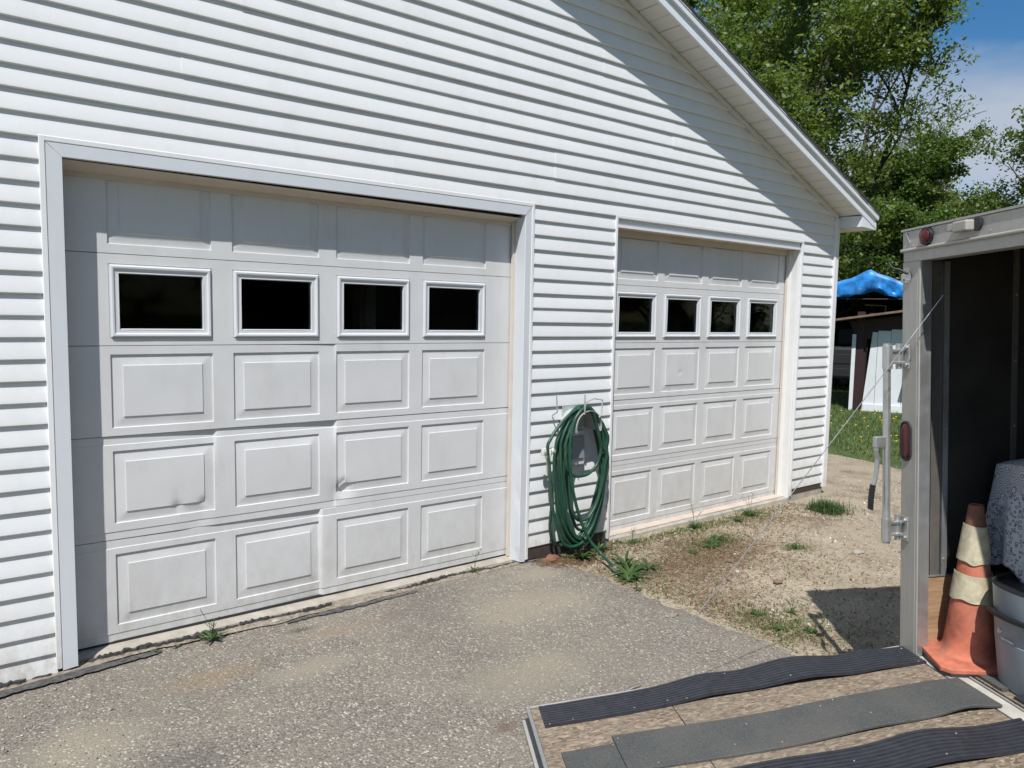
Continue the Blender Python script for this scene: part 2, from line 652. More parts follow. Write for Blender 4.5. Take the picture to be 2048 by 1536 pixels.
def mat_osb():
    m, t, b = new_mat('osb_board')
    cs = []
    for i, r in enumerate((0.2, 1.3, 2.3)):
        v = coords(t, (42, 120, 42), (0, 0, r))
        cs.append(voro(t, v, 1.0).outputs['Color'])
    vb = coords(t)
    pick = voro(t, vb, 22)
    a = mixc(t, ramp(t, pick.outputs['Color'], [(0.4, 0), (0.45, 1)], 'LINEAR'), cs[0], cs[1])
    a = mixc(t, ramp(t, noise(t, vb, 19, 2), [(0.5, 0), (0.54, 1)]), a, cs[2])
    c = ramp(t, a, [(0.06, (0.085, 0.058, 0.038)), (0.30, (0.185, 0.138, 0.095)), (0.65, (0.265, 0.203, 0.142)), (0.95, (0.42, 0.335, 0.24))])
    gr = ramp(t, noise(t, vb, 3.2, 6, 0.6), [(0.40, 0), (0.68, 0.55)])
    c = mixc(t, gr, c, (0.20, 0.168, 0.132))
    dk = ramp(t, noise(t, vb, 9, 6, 0.7), [(0.62, 0), (0.78, 0.6)])
    c = mixc(t, dk, c, (0.10, 0.07, 0.045))
    sc_ = coords(t, (1.2, 26, 1.2), (0, 0, 0.06))
    streak = ramp(t, noise(t, sc_, 1.3, 6, 0.7), [(0.50, 0), (0.74, 0.28)])
    c = mixc(t, streak, c, (0.145, 0.118, 0.092))
    pale = ramp(t, noise(t, coords(t, (2, 3, 2)), 2.6, 6, 0.7), [(0.55, 0), (0.75, 0.5)])
    c = mixc(t, pale, c, (0.33, 0.275, 0.205))
    chip = voro(t, coords(t, (40, 150, 40), (0, 0, 0.7)), 1.0)
    ch = ramp(t, chip.outputs['Color'], [(0.86, 0.0), (0.93, 0.55)])
    c = mixc(t, ch, c, (0.46, 0.36, 0.24))
    t.links.new(c, b.inputs['Base Color'])
    b.inputs['Roughness'].default_value = 0.85
    bump(t, b, a, 0.6, 0.006)
    return m


M['osb'] = mat_osb()


def mat_ply():
    m, t, b = new_mat('plywood')
    v = coords(t, (3, 1, 22))
    c = ramp(t, noise(t, v, 2, 6, 0.6, 1.2), [(0.25, (0.27, 0.155, 0.08)), (0.6, (0.43, 0.28, 0.16)), (0.8, (0.52, 0.37, 0.23))])
    t.links.new(c, b.inputs['Base Color'])
    b.inputs['Roughness'].default_value = 0.7
    return m


M['ply'] = mat_ply()
M['hose'] = plain('green_hose_vinyl', (0.014, 0.068, 0.040), 0.42, var=0.25, nscale=14, grime=(0.13, 0.17, 0.11, 0.4))
M['steel_grey'] = plain('grey_steel', (0.52, 0.53, 0.52), 0.5, metal=0.2, var=0.1)
M['white_plastic'] = plain('white_plastic', (0.62, 0.61, 0.57), 0.45, var=0.08, nscale=40)
M['grey_plastic'] = plain('grey_plastic', (0.26, 0.295, 0.325), 0.4, var=0.05)
M['black_plastic'] = plain('black_plastic', (0.014, 0.014, 0.015), 0.5)
M['red_lens'] = plain('dark_red_lens', (0.10, 0.012, 0.014), 0.22, var=0.15)
M['orange'] = plain('faded_orange_plastic', (0.50, 0.155, 0.09), 0.7, var=0.3, nscale=14, bstr=0.3, bscale=40, grime=(0.33, 0.20, 0.15, 0.9))
M['brown_tip'] = plain('dirty_brown_plastic', (0.20, 0.085, 0.05), 0.7, var=0.3, nscale=20)
M['cream'] = plain('dirty_cream_collar', (0.54, 0.48, 0.33), 0.7, var=0.25, nscale=26, bstr=0.6, bscale=30, grime=(0.28, 0.22, 0.14, 0.85))
M['tarp_blue'] = plain('blue_tarp', (0.015, 0.20, 0.55), 0.45, var=0.7, nscale=3.5, bstr=1.0, bscale=7)
M['tarp_grey'] = plain('grey_tarp', (0.24, 0.25, 0.27), 0.5, var=0.15)
M['white_board'] = plain('white_painted_board', (0.70, 0.72, 0.73), 0.6, var=0.06, nscale=2, grime=(0.45, 0.45, 0.42, 0.25))
M['maroon'] = plain('dark_maroon_paint', (0.030, 0.010, 0.011), 0.6, var=0.15)
M['old_wood'] = plain('old_wood', (0.19, 0.125, 0.085), 0.85, var=0.3, nscale=10, bstr=0.4)
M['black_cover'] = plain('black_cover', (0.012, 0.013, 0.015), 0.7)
M['dandelion'] = plain('dandelion_yellow', (0.75, 0.52, 0.02), 0.7)
M['stone_red'] = plain('reddish_stone', (0.22, 0.10, 0.065), 0.9, var=0.3, nscale=30, bstr=0.5)
M['car_paint'] = plain('car_paint', (0.60, 0.60, 0.61), 0.25, metal=0.3)
M['car_glass'] = plain('car_glass', (0.012, 0.013, 0.015), 0.08)


def mat_paisley():
    m, t, b = new_mat('paisley_cloth')
    v = coords(t)
    n1 = nd(t, "ShaderNodeTexNoise")
    n1.inputs['Scale'].default_value = 7
    n1.inputs['Detail'].default_value = 3
    t.links.new(v, n1.inputs['Vector'])
    nv = nd(t, "ShaderNodeVectorMath", operation='ADD')
    ns_ = nd(t, "ShaderNodeVectorMath", operation='SCALE')
    ns_.inputs['Scale'].default_value = 0.06
    t.links.new(n1.outputs['Color'], ns_.inputs[0])
    t.links.new(v, nv.inputs[0])
    t.links.new(ns_.outputs['Vector'], nv.inputs[1])
    vr = voro(t, nv.outputs['Vector'], 17)
    sn = nd_math(t, 'SINE', nd_math(t, 'MULTIPLY', vr.outputs['Distance'], 42.0), 0.0)
    line = ramp(t, nd_math(t, 'MULTIPLY_ADD', sn, 0.5, 0.5), [(0.70, 0), (0.88, 1)])
    vo = voro(t, v, 60)
    dots = ramp(t, vo.outputs['Distance'], [(0.20, 0), (0.26, 1), (0.40, 1), (0.46, 0)])
    area = ramp(t, n1.outputs['Fac'], [(0.46, 0), (0.52, 1)])
    pat = mixc(t, area, line, dots)
    bare = ramp(t, noise(t, v, 4.5, 2), [(0.20, 0), (0.30, 1)])
    pat = mixc(t, 1.0, pat, bare, 'MULTIPLY')
    ink = ramp(t, noise(t, v, 5, 1), [(0.45, (0.10, 0.11, 0.14)), (0.55, (0.22, 0.18, 0.11))])
    c = mixc(t, pat, (0.50, 0.52, 0.57), ink)
    t.links.new(c, b.inputs['Base Color'])
    b.inputs['Roughness'].default_value = 0.9
    return m


M['paisley'] = mat_paisley()
# ================================================================= SETTING
GZ = -0.067          # ground level at the garage
YW = -0.0913         # outermost plane of the siding
YD = 0.0537          # face of the garage doors
XC = 6.868           # right corner of the building
XL = -3.868          # left corner
XR = 1.5             # ridge
EXPO = 0.1016
Z0 = 2.4826
YF = -0.3413         # outer plane of the rake overhang


def zsof(x):
    return 3.521 - 0.4 * (abs(x - XR) + XR - 5.0)


def vnoise(x, y, s=0):
    """cheap smooth 2D noise in -1..1 (vectorised)"""
    x = np.asarray(x, float)
    y = np.asarray(y, float)
    xi, yi = np.floor(x), np.floor(y)
    fx, fy = x - xi, y - yi
    fx = fx * fx * (3 - 2 * fx)
    fy = fy * fy * (3 - 2 * fy)

    def h(a, b):
        n = np.sin(a * 127.1 + b * 311.7 + s * 74.7) * 43758.5453
        return (n - np.floor(n)) * 2 - 1
    return (h(xi, yi) * (1 - fx) + h(xi + 1, yi) * fx) * (1 - fy) + (h(xi, yi + 1) * (1 - fx) + h(xi + 1, yi + 1) * fx) * fy


def fbm(x, y, s=0, oct=4):
    a, t = 1.0, 0
    for i in range(oct):
        t = t + a * vnoise(x * 2 ** i, y * 2 ** i, s + i)
        a *= 0.5
    return t


# ground sheet to the horizon
g = MB()
g.add([(-400, -400, -0.16), (400, -400, -0.16), (400, 400, -0.16), (-400, 400, -0.16)], [(0, 1, 2, 3)])
tag(g.build('ground', M['lawn']), kind='structure')


# sandy dirt yard, slightly uneven
def dirt_z(x, y):
    z = GZ + 0.016 * fbm(x * 0.9, y * 0.9, 3, 4) + 0.006 * vnoise(x * 9, y * 9, 8) + 0.004 * vnoise(x * 19, y * 19, 9)
    z = z - 0.012
    # earth heaped up a little towards the wall foot
    z = z + 0.028 * np.exp(-((y + 0.12) / 0.16) ** 2) * ((x > 2.8) & (x < 3.75))
    z = z - 0.07 * np.clip((3.02 - x) / 0.15, 0, 1) 
    return z


xs = np.concatenate([np.arange(2.7, 8.0, 0.05), np.arange(8.0, 13.0, 0.2)])
ys = np.concatenate([np.arange(-9, -3.2, 0.3), np.arange(-3.2, 0.05, 0.05), np.arange(0.05, 6, 0.3)])
X, Y = np.meshgrid(xs, ys)
Z = dirt_z(X, Y)
V = np.stack([X.ravel(), Y.ravel(), Z.ravel()], 1)
nx, ny = len(xs), len(ys)
I, J = np.meshgrid(np.arange(nx - 1), np.arange(ny - 1))
b0 = (J * nx + I).ravel()
F = np.stack([b0, b0 + 1, b0 + nx + 1, b0 + nx], 1)
cx = X[:-1, :-1].ravel() + 0.03
cy = Y[:-1, :-1].ravel() + 0.03
keep = ~((cx < XC + 0.02) & (cy > 0.03))
o = fast_mesh('dirt_yard', V, F[keep], M['dirt'])
for p in o.data.polygons:
    p.use_smooth = True
tag(o, kind='structure')


def dirt_at(x, y):
    return float(dirt_z(np.array([x]), np.array([y]))[0])


# asphalt driveway with a ragged right edge
def drive_edge(y):
    return 3.075 + 0.035 * fbm(y * 3.1, 0.5, 5, 3) + 0.020 * vnoise(y * 17, 2, 6) + 0.010 * vnoise(y * 41, 5, 7)


ysd = np.concatenate([np.arange(-9, -3.0, 0.25), np.arange(-3.0, -0.055, 0.018), [-0.055]])
us = np.concatenate([np.linspace(0, 0.55, 16), np.linspace(0.57, 0.985, 36), [0.993, 1.0, 1.004]])
verts = []
for y in ysd:
    xe = float(drive_edge(y))
    # the driveway rounds off towards the wall at its right end
    xe -= 0.20 * max(0.0, (y + 0.42) / 0.42) ** 2
    for k, u in enumerate(us):
        x = -6 + (xe + 6) * min(u, 1.0)
        z = GZ + 0.006 * float(fbm(x * 0.8, y * 0.8, 21, 3)) - 0.012 * max(0, (u - 0.985) / 0.015)
        if u > 1.0:
            x += 0.012
            z -= 0.05
        verts.append((x, y, z))
n1, n2 = len(us), len(ysd)
fs = [(j * n1 + i, j * n1 + i + 1, (j + 1) * n1 + i + 1, (j + 1) * n1 + i) for j in range(n2 - 1) for i in range(n1 - 1)]
drv = MB().add(verts, fs).build('driveway', M['asphalt'], smooth=40)
tag(drv, kind='structure')

# crumbling dark asphalt edge along the slab: torn crust pieces
rs = random.Random(3)
x = -0.9
while x < 2.86:
    L = rs.uniform(0.05, 0.30)
    gapless = (0.05 < x < 1.35 and rs.random() < 0.93) or (1.35 <= x < 1.75 and rs.random() < 0.25) or (x >= 1.75 and rs.random() < 0.85) or (x < 0.05 and rs.random() < 0.5)
    if gapless:
        m = MB()
        n = max(5, int(L / 0.012))
        wid = rs.uniform(0.014, 0.026)
        yc = -0.045 + rs.uniform(-0.006, 0.006) - 0.05 * max(0, 0.1 - x) / 0.6
        hh = rs.uniform(0.020, 0.036)
        vv = []
        for i in range(n + 1):
            t = i / n
            ww = wid * (math.sin(math.pi * t) ** 0.35 + 0.10) * rs.uniform(0.45, 1.2)
            xx = x + L * t
            yy = yc + 0.008 * math.sin(xx * 9) + rs.uniform(-0.004, 0.004)
            zt = GZ + hh * rs.uniform(0.7, 1.15)
            vv += [(xx, yy - ww * 0.75, GZ + 0.001), (xx, yy - ww * 0.5, zt - 0.004), (xx, yy + ww * 0.25, zt), (xx, yy + ww * 0.7, GZ + 0.008)]
        ff = []
        for i in range(n):
            for k in range(3):
                ff.append((i * 4 + k, (i + 1) * 4 + k, (i + 1) * 4 + k + 1, i * 4 + k + 1))
        m.add(vv, ff)
        m.build('asphalt_crust', M['tar'], parent=drv, smooth=50)
    x += L * rs.uniform(0.8, 1.02)
# soil washed into the joint, and a patchy darker repair strip in front of it
M['soil'] = plain('washed_soil', (0.25, 0.21, 0.16), 0.95, var=0.5, nscale=45, bstr=0.8, bscale=90)
M['old_tar'] = plain('old_sealer', (0.085, 0.081, 0.076), 0.92, var=0.6, nscale=40, bstr=0.9, bscale=110)
pts = np.arange(-1.2, 2.97, 0.02)
vv = []
for xx in pts:
    sh = 0.055 * max(0, 0.1 - xx) / 0.6
    yb = -0.072 + 0.010 * float(fbm(xx * 4.2, 7, 14, 3)) - sh
    vv += [(xx, yb - 0.022 - 0.012 * float(fbm(xx * 6, 2, 4, 3)), GZ + 0.0085), (xx, yb, GZ + 0.012 + 0.003 * float(vnoise(xx * 30, 1))), (xx, -0.012, GZ + 0.016)]
ff = []
for i in range(len(pts) - 1):
    for k in range(2):
        ff.append((3 * i + k, 3 * i + 3 + k, 3 * i + 4 + k, 3 * i + 1 + k))
MB().add(vv, ff).build('joint_soil', M['soil'], parent=drv, smooth=60)
start = -1.2
seg = []
def flush_strip(seg):
    if len(seg) > 3:
        m = MB()
        vv = []
        for (xx, y0, y1) in seg:
            vv += [(xx, y0, GZ + 0.0105), (xx, y1, GZ + 0.0120)]
        m.add(vv, [(2 * i, 2 * i + 2, 2 * i + 3, 2 * i + 1) for i in range(len(seg) - 1)])
        m.build('repair_strip', M['old_tar'], parent=drv)
for xx in np.arange(-1.2, 2.9, 0.015):
    wd = 0.012 + 0.030 * float(fbm(xx * 1.7, 3.3, 8, 3)) + 0.008 * float(vnoise(xx * 40, 2))
    yb = -0.128 + 0.016 * float(fbm(xx * 2.0, 7, 4, 3)) - 0.05 * max(0, 0.1 - xx) / 0.6
    if wd > 0.004:
        seg.append((xx, yb - wd, yb + wd * 0.8))
    else:
        flush_strip(seg)
        seg = []
flush_strip(seg)

# lawn
xs = np.concatenate([np.arange(9.0, 20, 0.4), np.arange(20, 90, 5)])
ys = np.concatenate([np.arange(-30, -4, 2), np.arange(-4, 12, 0.4), np.arange(12, 80, 5)])


def lawn_z(x, y):
    edge = 9.25 + 0.25 * fbm(y * 0.8, 1.0, 12, 3)
    return -0.10 + 0.055 * np.clip((x - edge) / 0.5, 0, 1) + 0.02 * vnoise(x * 0.7, y * 0.7, 4) + 0.012 * np.clip(x - 14, 0, 60)


X, Y = np.meshgrid(xs, ys)
V = np.stack([X.ravel(), Y.ravel(), lawn_z(X, Y).ravel()], 1)
nx, ny = len(xs), len(ys)
I, J = np.meshgrid(np.arange(nx - 1), np.arange(ny - 1))
b0 = (J * nx + I).ravel()
o = fast_mesh('lawn', V, np.stack([b0, b0 + 1, b0 + nx + 1, b0 + nx], 1), M['lawn'])
tag(o, kind='structure')

# ================================================================= GARAGE
garage = empty('garage', (2.0, 0, GZ))
tag(garage, 'white vinyl sided garage with two sectional doors and a gable roof', 'garage')
garage_inv = Matrix.Translation((-2.0, 0, -GZ))


def gbuild(mb, name, mat, **kw):
    mb.v = [(p[0] - 2.0, p[1], p[2] - GZ) for p in mb.v]
    par = kw.pop('parent', garage)
    return mb.build(name, mat, parent=par, **kw)


# openings
D1 = (-0.018, 2.757)     # front opening of the wide door
D2 = (3.676, 6.196)
J1 = (-0.110, 2.838, 2.4935)   # outer edge of the moulding channel: left, right, top
J2 = (3.6416, 6.236, 2.4935)


def siding(xa0, xa1, xb0, xb1, zb, lift=0.0):
    """one siding course: bottom edge from xa0..xa1 at zb, top edge xb0..xb1"""
    m = MB()
    prof = [(0.0115, -0.003), (0.0022, -0.0012), (0.0, 0.003), (0.0004, 0.016), (0.0075, 0.062), (0.0118, 0.0995), (0.0122, 0.1080), (0.020, 0.1085)]
    L = xa1 - xa0
    n = max(1, int(abs(L) / 0.35))
    rows = []
    ph = rng.uniform(0, 100)
    for k in range(n + 1):
        t = k / n
        r_ = []
        for (py, pz) in prof:
            w = min(1, max(0, pz / 0.1016))
            xx = (xa0 + (xa1 - xa0) * t) * (1 - w) + (xb0 + (xb1 - xb0) * t) * w
            wob = 0.0018 * float(vnoise(xx * 1.3 + ph, zb * 3, 2))
            r_.append((xx, YW + py * 1.28 - lift + wob, zb + pz + 0.0008 * float(vnoise(xx * 1.1, ph, 4))))
        rows.append(r_)
    c = len(prof)
    vv = [p for r_ in rows for p in r_]
    ff = []
    for k in range(n):
        for q in range(c - 1):
            ff.append((k * c + q, (k + 1) * c + q, (k + 1) * c + q + 1, k * c + q + 1))
    ff.append(tuple(range(c)))
    ff.append(tuple(n * c + q for q in range(c - 1, -1, -1)))
    m.add(vv, ff)
    gbuild(m, 'siding_board', M['vinyl'], smooth=25)


# gable courses, panels are two courses high and butt-lapped at staggered seams
row = 0
while True:
    zb = Z0 + row * EXPO
    if zb > zsof(XR) - 0.02:
        break

    def lim(z):
        z = z + 0.004
        xr = min(XC - 0.03, XR + (zsof(XR) - z) / 0.4)
        return 2 * XR - xr if xr < XC - 0.04 else XL + 0.03, xr
    a0, a1 = lim(zb)
    b0_, b1_ = lim(min(zb + EXPO, zsof(XR) - 0.001))
    pr = row // 2
    seam = [1.75, 3.05, 0.55, 4.3, 0.85, 3.5, 0.15, 2.9, 0.9, 2.2, 1.2, 2.0][pr % 12]
    if a0 + 0.3 < seam < a1 - 0.3 and b0_ + 0.2 < seam < b1_ - 0.2:
        siding(a0, seam, b0_, seam, zb)
        siding(seam - 0.03, a1, seam - 0.03, b1_, zb, lift=0.0018)
    else:
        siding(a0, a1, b0_, b1_, zb)
    row += 1
for k in range(1, 26):
    zb = Z0 - k * EXPO
    siding(XL + 0.03, J1[0] + 0.006, XL + 0.03, J1[0] + 0.006, zb)
    if k <= 24:
        siding(J1[1] - 0.006, J2[0] + 0.006, J1[1] - 0.006, J2[0] + 0.006, zb)
        siding(J2[1] - 0.006, XC - 0.035, J2[1] - 0.006, XC - 0.035, zb)

# sheathing wall behind the siding, and other walls
m = MB()
ys0, ys1 = YW + 0.030, YW + 0.042
m.box(XL, J1[0] + 0.03, ys0, ys1, GZ - 0.02, 2.45)
m.box(J1[1] - 0.03, J2[0] + 0.02, ys0, ys1, GZ - 0.02, 2.45)
m.box(J2[1] - 0.02, XC - 0.012, ys0, ys1, GZ - 0.02, 2.45)
m.prism([(XL, 2.45), (XC - 0.012, 2.45), (XC - 0.012, zsof(XC)), (XR, zsof(XR)), (XL, zsof(XL))], 'y', ys0, ys1)
gbuild(m, 'sheathing', M['inner'])
m = MB()
# right side wall with window opening  (y 0.95..1.65, z 1.30..2.02)
m.box(XC - 0.06, XC, ys1, 1.12, GZ - 0.05, 2.72)
m.box(XC - 0.06, XC, 1.42, 8.0, GZ - 0.05, 2.72)
m.box(XC - 0.06, XC, 1.12, 1.42, GZ - 0.05, 1.30)
m.box(XC - 0.06, XC, 1.12, 1.42, 2.02, 2.72)
gbuild(m, 'side_wall', M['vinyl'])
gbuild(MB().box(XL, XL + 0.06, ys1, 8.0, GZ - 0.05, 2.72), 'side_wall', M['vinyl'])
gbuild(MB().box(XL, XC, 8.0, 8.08, GZ - 0.05, 2.72), 'back_wall', M['vinyl'])
gbuild(MB().box(XL + 0.061, XC - 0.061, 7.9, 7.999, GZ, 2.6), 'inner_lining', M['inner'])
gbuild(MB().box(XL + 0.06, XC - 0.06, ys1 + 0.02, 8.0, 2.60, 2.66), 'ceiling', M['inner'])
w = gbuild(MB().box(XC - 0.045, XC - 0.04, 1.12, 1.42, 1.30, 2.02), 'side_window', M['dimmed_glass'])
m = MB()
for (y0, y1, z0, z1) in ((1.10, 1.15, 1.28, 2.04), (1.39, 1.44, 1.28, 2.04), (1.15, 1.39, 1.28, 1.33), (1.15, 1.39, 1.99, 2.04), (1.15, 1.39, 1.64, 1.67)):
    m.box(XC - 0.068, XC - 0.03, y0, y1, z0, z1)
gbuild(m, 'window_frame', M['white_plastic'], parent=w)

# floor slab, visible sills
m = MB()
m.box(XL + 0.05, XC - 0.05, 0.10, 7.95, -0.2, -0.034)
gbuild(m, 'floor_slab', M['concrete'])


def sill(x0, x1, yfront, mat, name):
    m = MB()
    n = int((x1 - x0) / 0.04)
    vv = []
    for i in range(n + 1):
        xx = x0 + (x1 - x0) * i / n
        yf = yfront + 0.006 * float(fbm(xx * 4, 3, 5, 3))
        vv += [(xx, 0.12, -0.030), (xx, yf + 0.02, -0.036 + 0.002 * float(vnoise(xx * 7, 2))), (xx, yf, -0.046), (xx, yf - 0.012, -0.12)]
    ff = []
    for i in range(n):
        for k in range(3):
            ff.append((i * 4 + k, i * 4 + k + 1, (i + 1) * 4 + k + 1, (i + 1) * 4 + k))
    m.add(vv, ff)
    gbuild(m, name, mat, smooth=35)


sill(D1[0] - 0.02, D1[1] + 0.02, -0.012, M['concrete'], 'door_sill')
sill(D2[0] - 0.02, D2[1] + 0.01, -0.070, M['concrete'], 'door_sill')
M['peach_sill'] = plain('peach_sill_paint', (0.55, 0.46, 0.38), 0.8, var=0.1, nscale=10, bstr=0.2)
gbuild(MB().box(D2[0], D2[1], -0.035, 0.058, -0.034, -0.026), 'sill_board', M['peach_sill'])

# skirt boards and foundation between and beside the doors
gbuild(MB().box(J1[1] + 0.005, J2[0] - 0.005, YW + 0.008, YW + 0.022, -0.045, 0.046), 'skirt_board', M['skirt'])
gbuild(MB().box(J2[1] + 0.003, XC - 0.05, YW + 0.008, YW + 0.022, -0.012, 0.046), 'skirt_board', M['skirt'])
gbuild(MB().box(XL + 0.04, J1[0] - 0.005, YW + 0.008, YW + 0.022, -0.11, -0.050), 'skirt_board', M['skirt'])
gbuild(MB().box(J2[1] - 0.02, XC - 0.045, YW + 0.012, YW + 0.06, -0.2, -0.013), 'foundation', M['concrete'])
gbuild(MB().box(J1[1] - 0.02, J2[0] + 0.02, YW + 0.023, YW + 0.07, -0.2, -0.046), 'foundation', M['concrete'])

# corner post (L shaped with a lip)
m = MB()
m.prism([(XC - 0.075, YW + 0.02), (XC - 0.075, YW - 0.006), (XC - 0.066, YW - 0.012), (XC, YW - 0.012), (XC + 0.012, YW), (XC + 0.012, YW + 0.085), (XC - 0.001, YW + 0.085), (XC - 0.001, YW + 0.02)], 'z', 0.004, zsof(XC) - 0.015)
gbuild(m, 'corner_post', M['vinyl'])


# J-channel and trim of the doors
def channel(xl, xr, zt, wdt, name='moulding_channel'):
    y0, y1 = YW - 0.004, YW + 0.018
    for (a, b) in ((xl, xl + wdt), (xr - wdt, xr)):
        m = MB()
        zb = -0.035 if xl < 1 else -0.02
        m.prism([(a, y1), (a, y0 + 0.003), (a + 0.003, y0), (b - 0.003, y0), (b, y0 + 0.003), (b, y1)], 'z', [zb] * 6,
                [zt - (q if a == xl else wdt - q) for q in ((0, 0, 0.003, wdt - 0.003, wdt, wdt) if True else ())])
        gbuild(m, name, M['vinyl'])
    m = MB()
    pts = [(y1, zt), (y0 + 0.003, zt), (y0, zt - 0.003), (y0, zt - wdt + 0.003), (y0 + 0.003, zt - wdt), (y1, zt - wdt)]
    e0 = [xl + (zt - p[1]) for p in pts]
    e1 = [xr - (zt - p[1]) for p in pts]
    gbuild(m.prism(pts, 'x', e0, e1), name, M['vinyl'])


channel(J1[0], J1[1], J1[2], 0.026)
channel(J2[0], J2[1], J2[2], 0.024)

# door 1 wrapped casing: mitred front faces and jamb returns
ZT1 = 2.4065
yc0 = YW - 0.0015
m = MB()
xo, xi = J1[0] + 0.027, D1[0]
m.add([(xo, yc0, -0.048), (xi, yc0, -0.042), (xi, yc0, ZT1), (xo, yc0, J1[2] - 0.029), (xi, YD - 0.03, -0.042), (xi, YD - 0.03, ZT1), (xo, yc0 + .02, -0.048), (xo, yc0 + .02, J1[2] - .029)],
      [(0, 1, 2, 3), (1, 4, 5, 2), (6, 0, 3, 7)])
gbuild(m, 'door_casing', M['trim'])
xo, xi = J1[1] - 0.027, D1[1]
m = MB()
ns = 22
vv, ff = [], []
for i in range(ns + 1):
    t = i / ns
    z = -0.045 + (ZT1 + 0.045) * t
    dn = 0.006 * math.exp(-((z - 0.42) / 0.05) ** 2) + 0.004 * math.exp(-((z - 0.75) / 0.03) ** 2) + 0.012 * math.exp(-((z + 0.02) / 0.04) ** 2)
    zo = -0.050 + (J1[2] - 0.029 + 0.050) * t
    vv += [(xo, yc0 + 0.002, zo), (xi + 0.003, yc0 + dn * 0.3, z), (xi + dn, yc0 + 0.004, z), (xi, yc0 + 0.082, z), (xi + 0.005, yc0 + 0.083, z), (xi + 0.005, YD - 0.02, z)]
for i in range(ns):
    for k in range(5):
        ff.append((i * 6 + k, (i + 1) * 6 + k, (i + 1) * 6 + k + 1, i * 6 + k + 1))
m.add(vv, ff)
gbuild(m, 'door_casing', M['trim'])
m = MB()
xo0, xo1 = J1[0] + 0.027, J1[1] - 0.027
m.add([(xo0 + 0.001, yc0 - 0.001, J1[2] - 0.0275), (xo1, yc0 - 0.001, J1[2] - 0.0275), (D1[1], yc0 - 0.001, ZT1), (D1[0], yc0 - 0.001, ZT1), (D1[1], yc0 + 0.030, ZT1 - 0.001), (D1[0], yc0 + 0.030, ZT1 - 0.001)],
      [(0, 3, 2, 1), (3, 5, 4, 2)])
gbuild(m, 'door_casing', M['trim'])
# wood header and stops inside the opening
gbuild(MB().box(D1[0] - 0.05, D1[1] + 0.05, yc0 + 0.045, YD + 0.02, ZT1 + 0.012, ZT1 + 0.06), 'header_board', M['black_cover'])
m = MB()
m.add([(D1[0], yc0 + 0.048, ZT1 - 0.002), (D1[1], yc0 + 0.048, ZT1 - 0.018), (D1[1], YD - 0.010, ZT1 - 0.040), (D1[0], YD - 0.010, ZT1 - 0.036),
       (D1[0], YD - 0.010, ZT1 - 0.062), (D1[1], YD - 0.010, ZT1 - 0.066), (D1[0], YD + .01, ZT1 - 0.062), (D1[1], YD + .01, ZT1 - 0.066)],
      [(0, 1, 2, 3), (3, 2, 5, 4), (4, 5, 7, 6)])
gbuild(m, 'door_stop', M['peach'])
gbuild(MB().box(D1[1] - 0.016, D1[1] + 0.004, YD - 0.030, YD - 0.012, -0.028, ZT1 - 0.03), 'door_stop', M['peach'])
gbuild(MB().box(D1[0] + 0.001, D1[0] + 0.016, YD - 0.026, YD - 0.006, -0.028, ZT1 - 0.062), 'door_stop', M['jamb'])
gbuild(MB().box(D1[1] + 0.007, D1[1] + 0.06, YW + 0.04, 0.16, -0.03, ZT1), 'jamb_post', M['black_cover'])
gbuild(MB().box(D1[0] - 0.06, D1[0] - 0.002, YW + 0.04, 0.16, -0.03, ZT1), 'jamb_post', M['black_cover'])

# door 2: recessed head band with a lip, plain jambs
ZT2 = 2.402
yb = YW + 0.020
gbuild(MB().box(D2[0] - 0.01, D2[1] + 0.01, yb, yb + 0.03, ZT2 + 0.020, J2[2] - 0.02), 'head_band', M['trim'])
gbuild(MB().box(D2[0], D2[1], yb - 0.018, yb + 0.02, ZT2, ZT2 + 0.0195), 'head_lip', M['vinyl'])
m = MB()
m.box(D2[0], D2[1], yb + 0.0205, YD - 0.012, ZT2 + 0.001, ZT2 + 0.012)
m.box(D2[0], D2[1], YD - 0.018, YD - 0.006, ZT2 - 0.05, ZT2 + 0.0005)
gbuild(m, 'door_stop', M['peach'])
m = MB()
xj = D2[1]
m.prism([(xj - 0.001, YW + 0.0145), (xj - 0.005, YW + 0.030), (xj - 0.005, YW + 0.095), (xj - 0.012, YW + 0.097), (xj - 0.016, YD - 0.022), (xj + 0.03, YD - 0.022), (xj + 0.03, YW + 0.0145)], 'z', -0.04, ZT2)
gbuild(m, 'door_jamb', M['jamb'])
gbuild(MB().box(xj - 0.034, xj + 0.02, YD - 0.0215, YD - 0.008, -0.028, ZT2 - 0.05), 'door_stop', M['peach'])
gbuild(MB().box(D2[0] - 0.02, D2[0], YW + 0.0145, YD - 0.02, -0.03, ZT2), 'door_jamb', M['jamb'])
gbuild(MB().box(D2[1] + 0.031, D2[1] + 0.06, YW + 0.04, 0.16, -0.03, ZT2), 'jamb_post', M['black_cover'])
gbuild(MB().box(D2[0] - 0.06, D2[0] - 0.021, YW + 0.04, 0.16, -0.03, ZT2), 'jamb_post', M['black_cover'])
gbuild(MB().box(D2[0] - 0.05, D2[1] + 0.05, YD - 0.005, 0.16, ZT2 + 0.013, ZT2 + 0.2), 'header_board', M['black_cover'])
gbuild(MB().box(D1[0] - 0.05, D1[1] + 0.05, YD + 0.075, 0.16, ZT1 + 0.02, ZT1 + 0.2), 'header_board', M['black_cover'])


# sectional doors
def smooth01(t):
    t = min(1, max(0, t))
    return t * t * (3 - 2 * t)


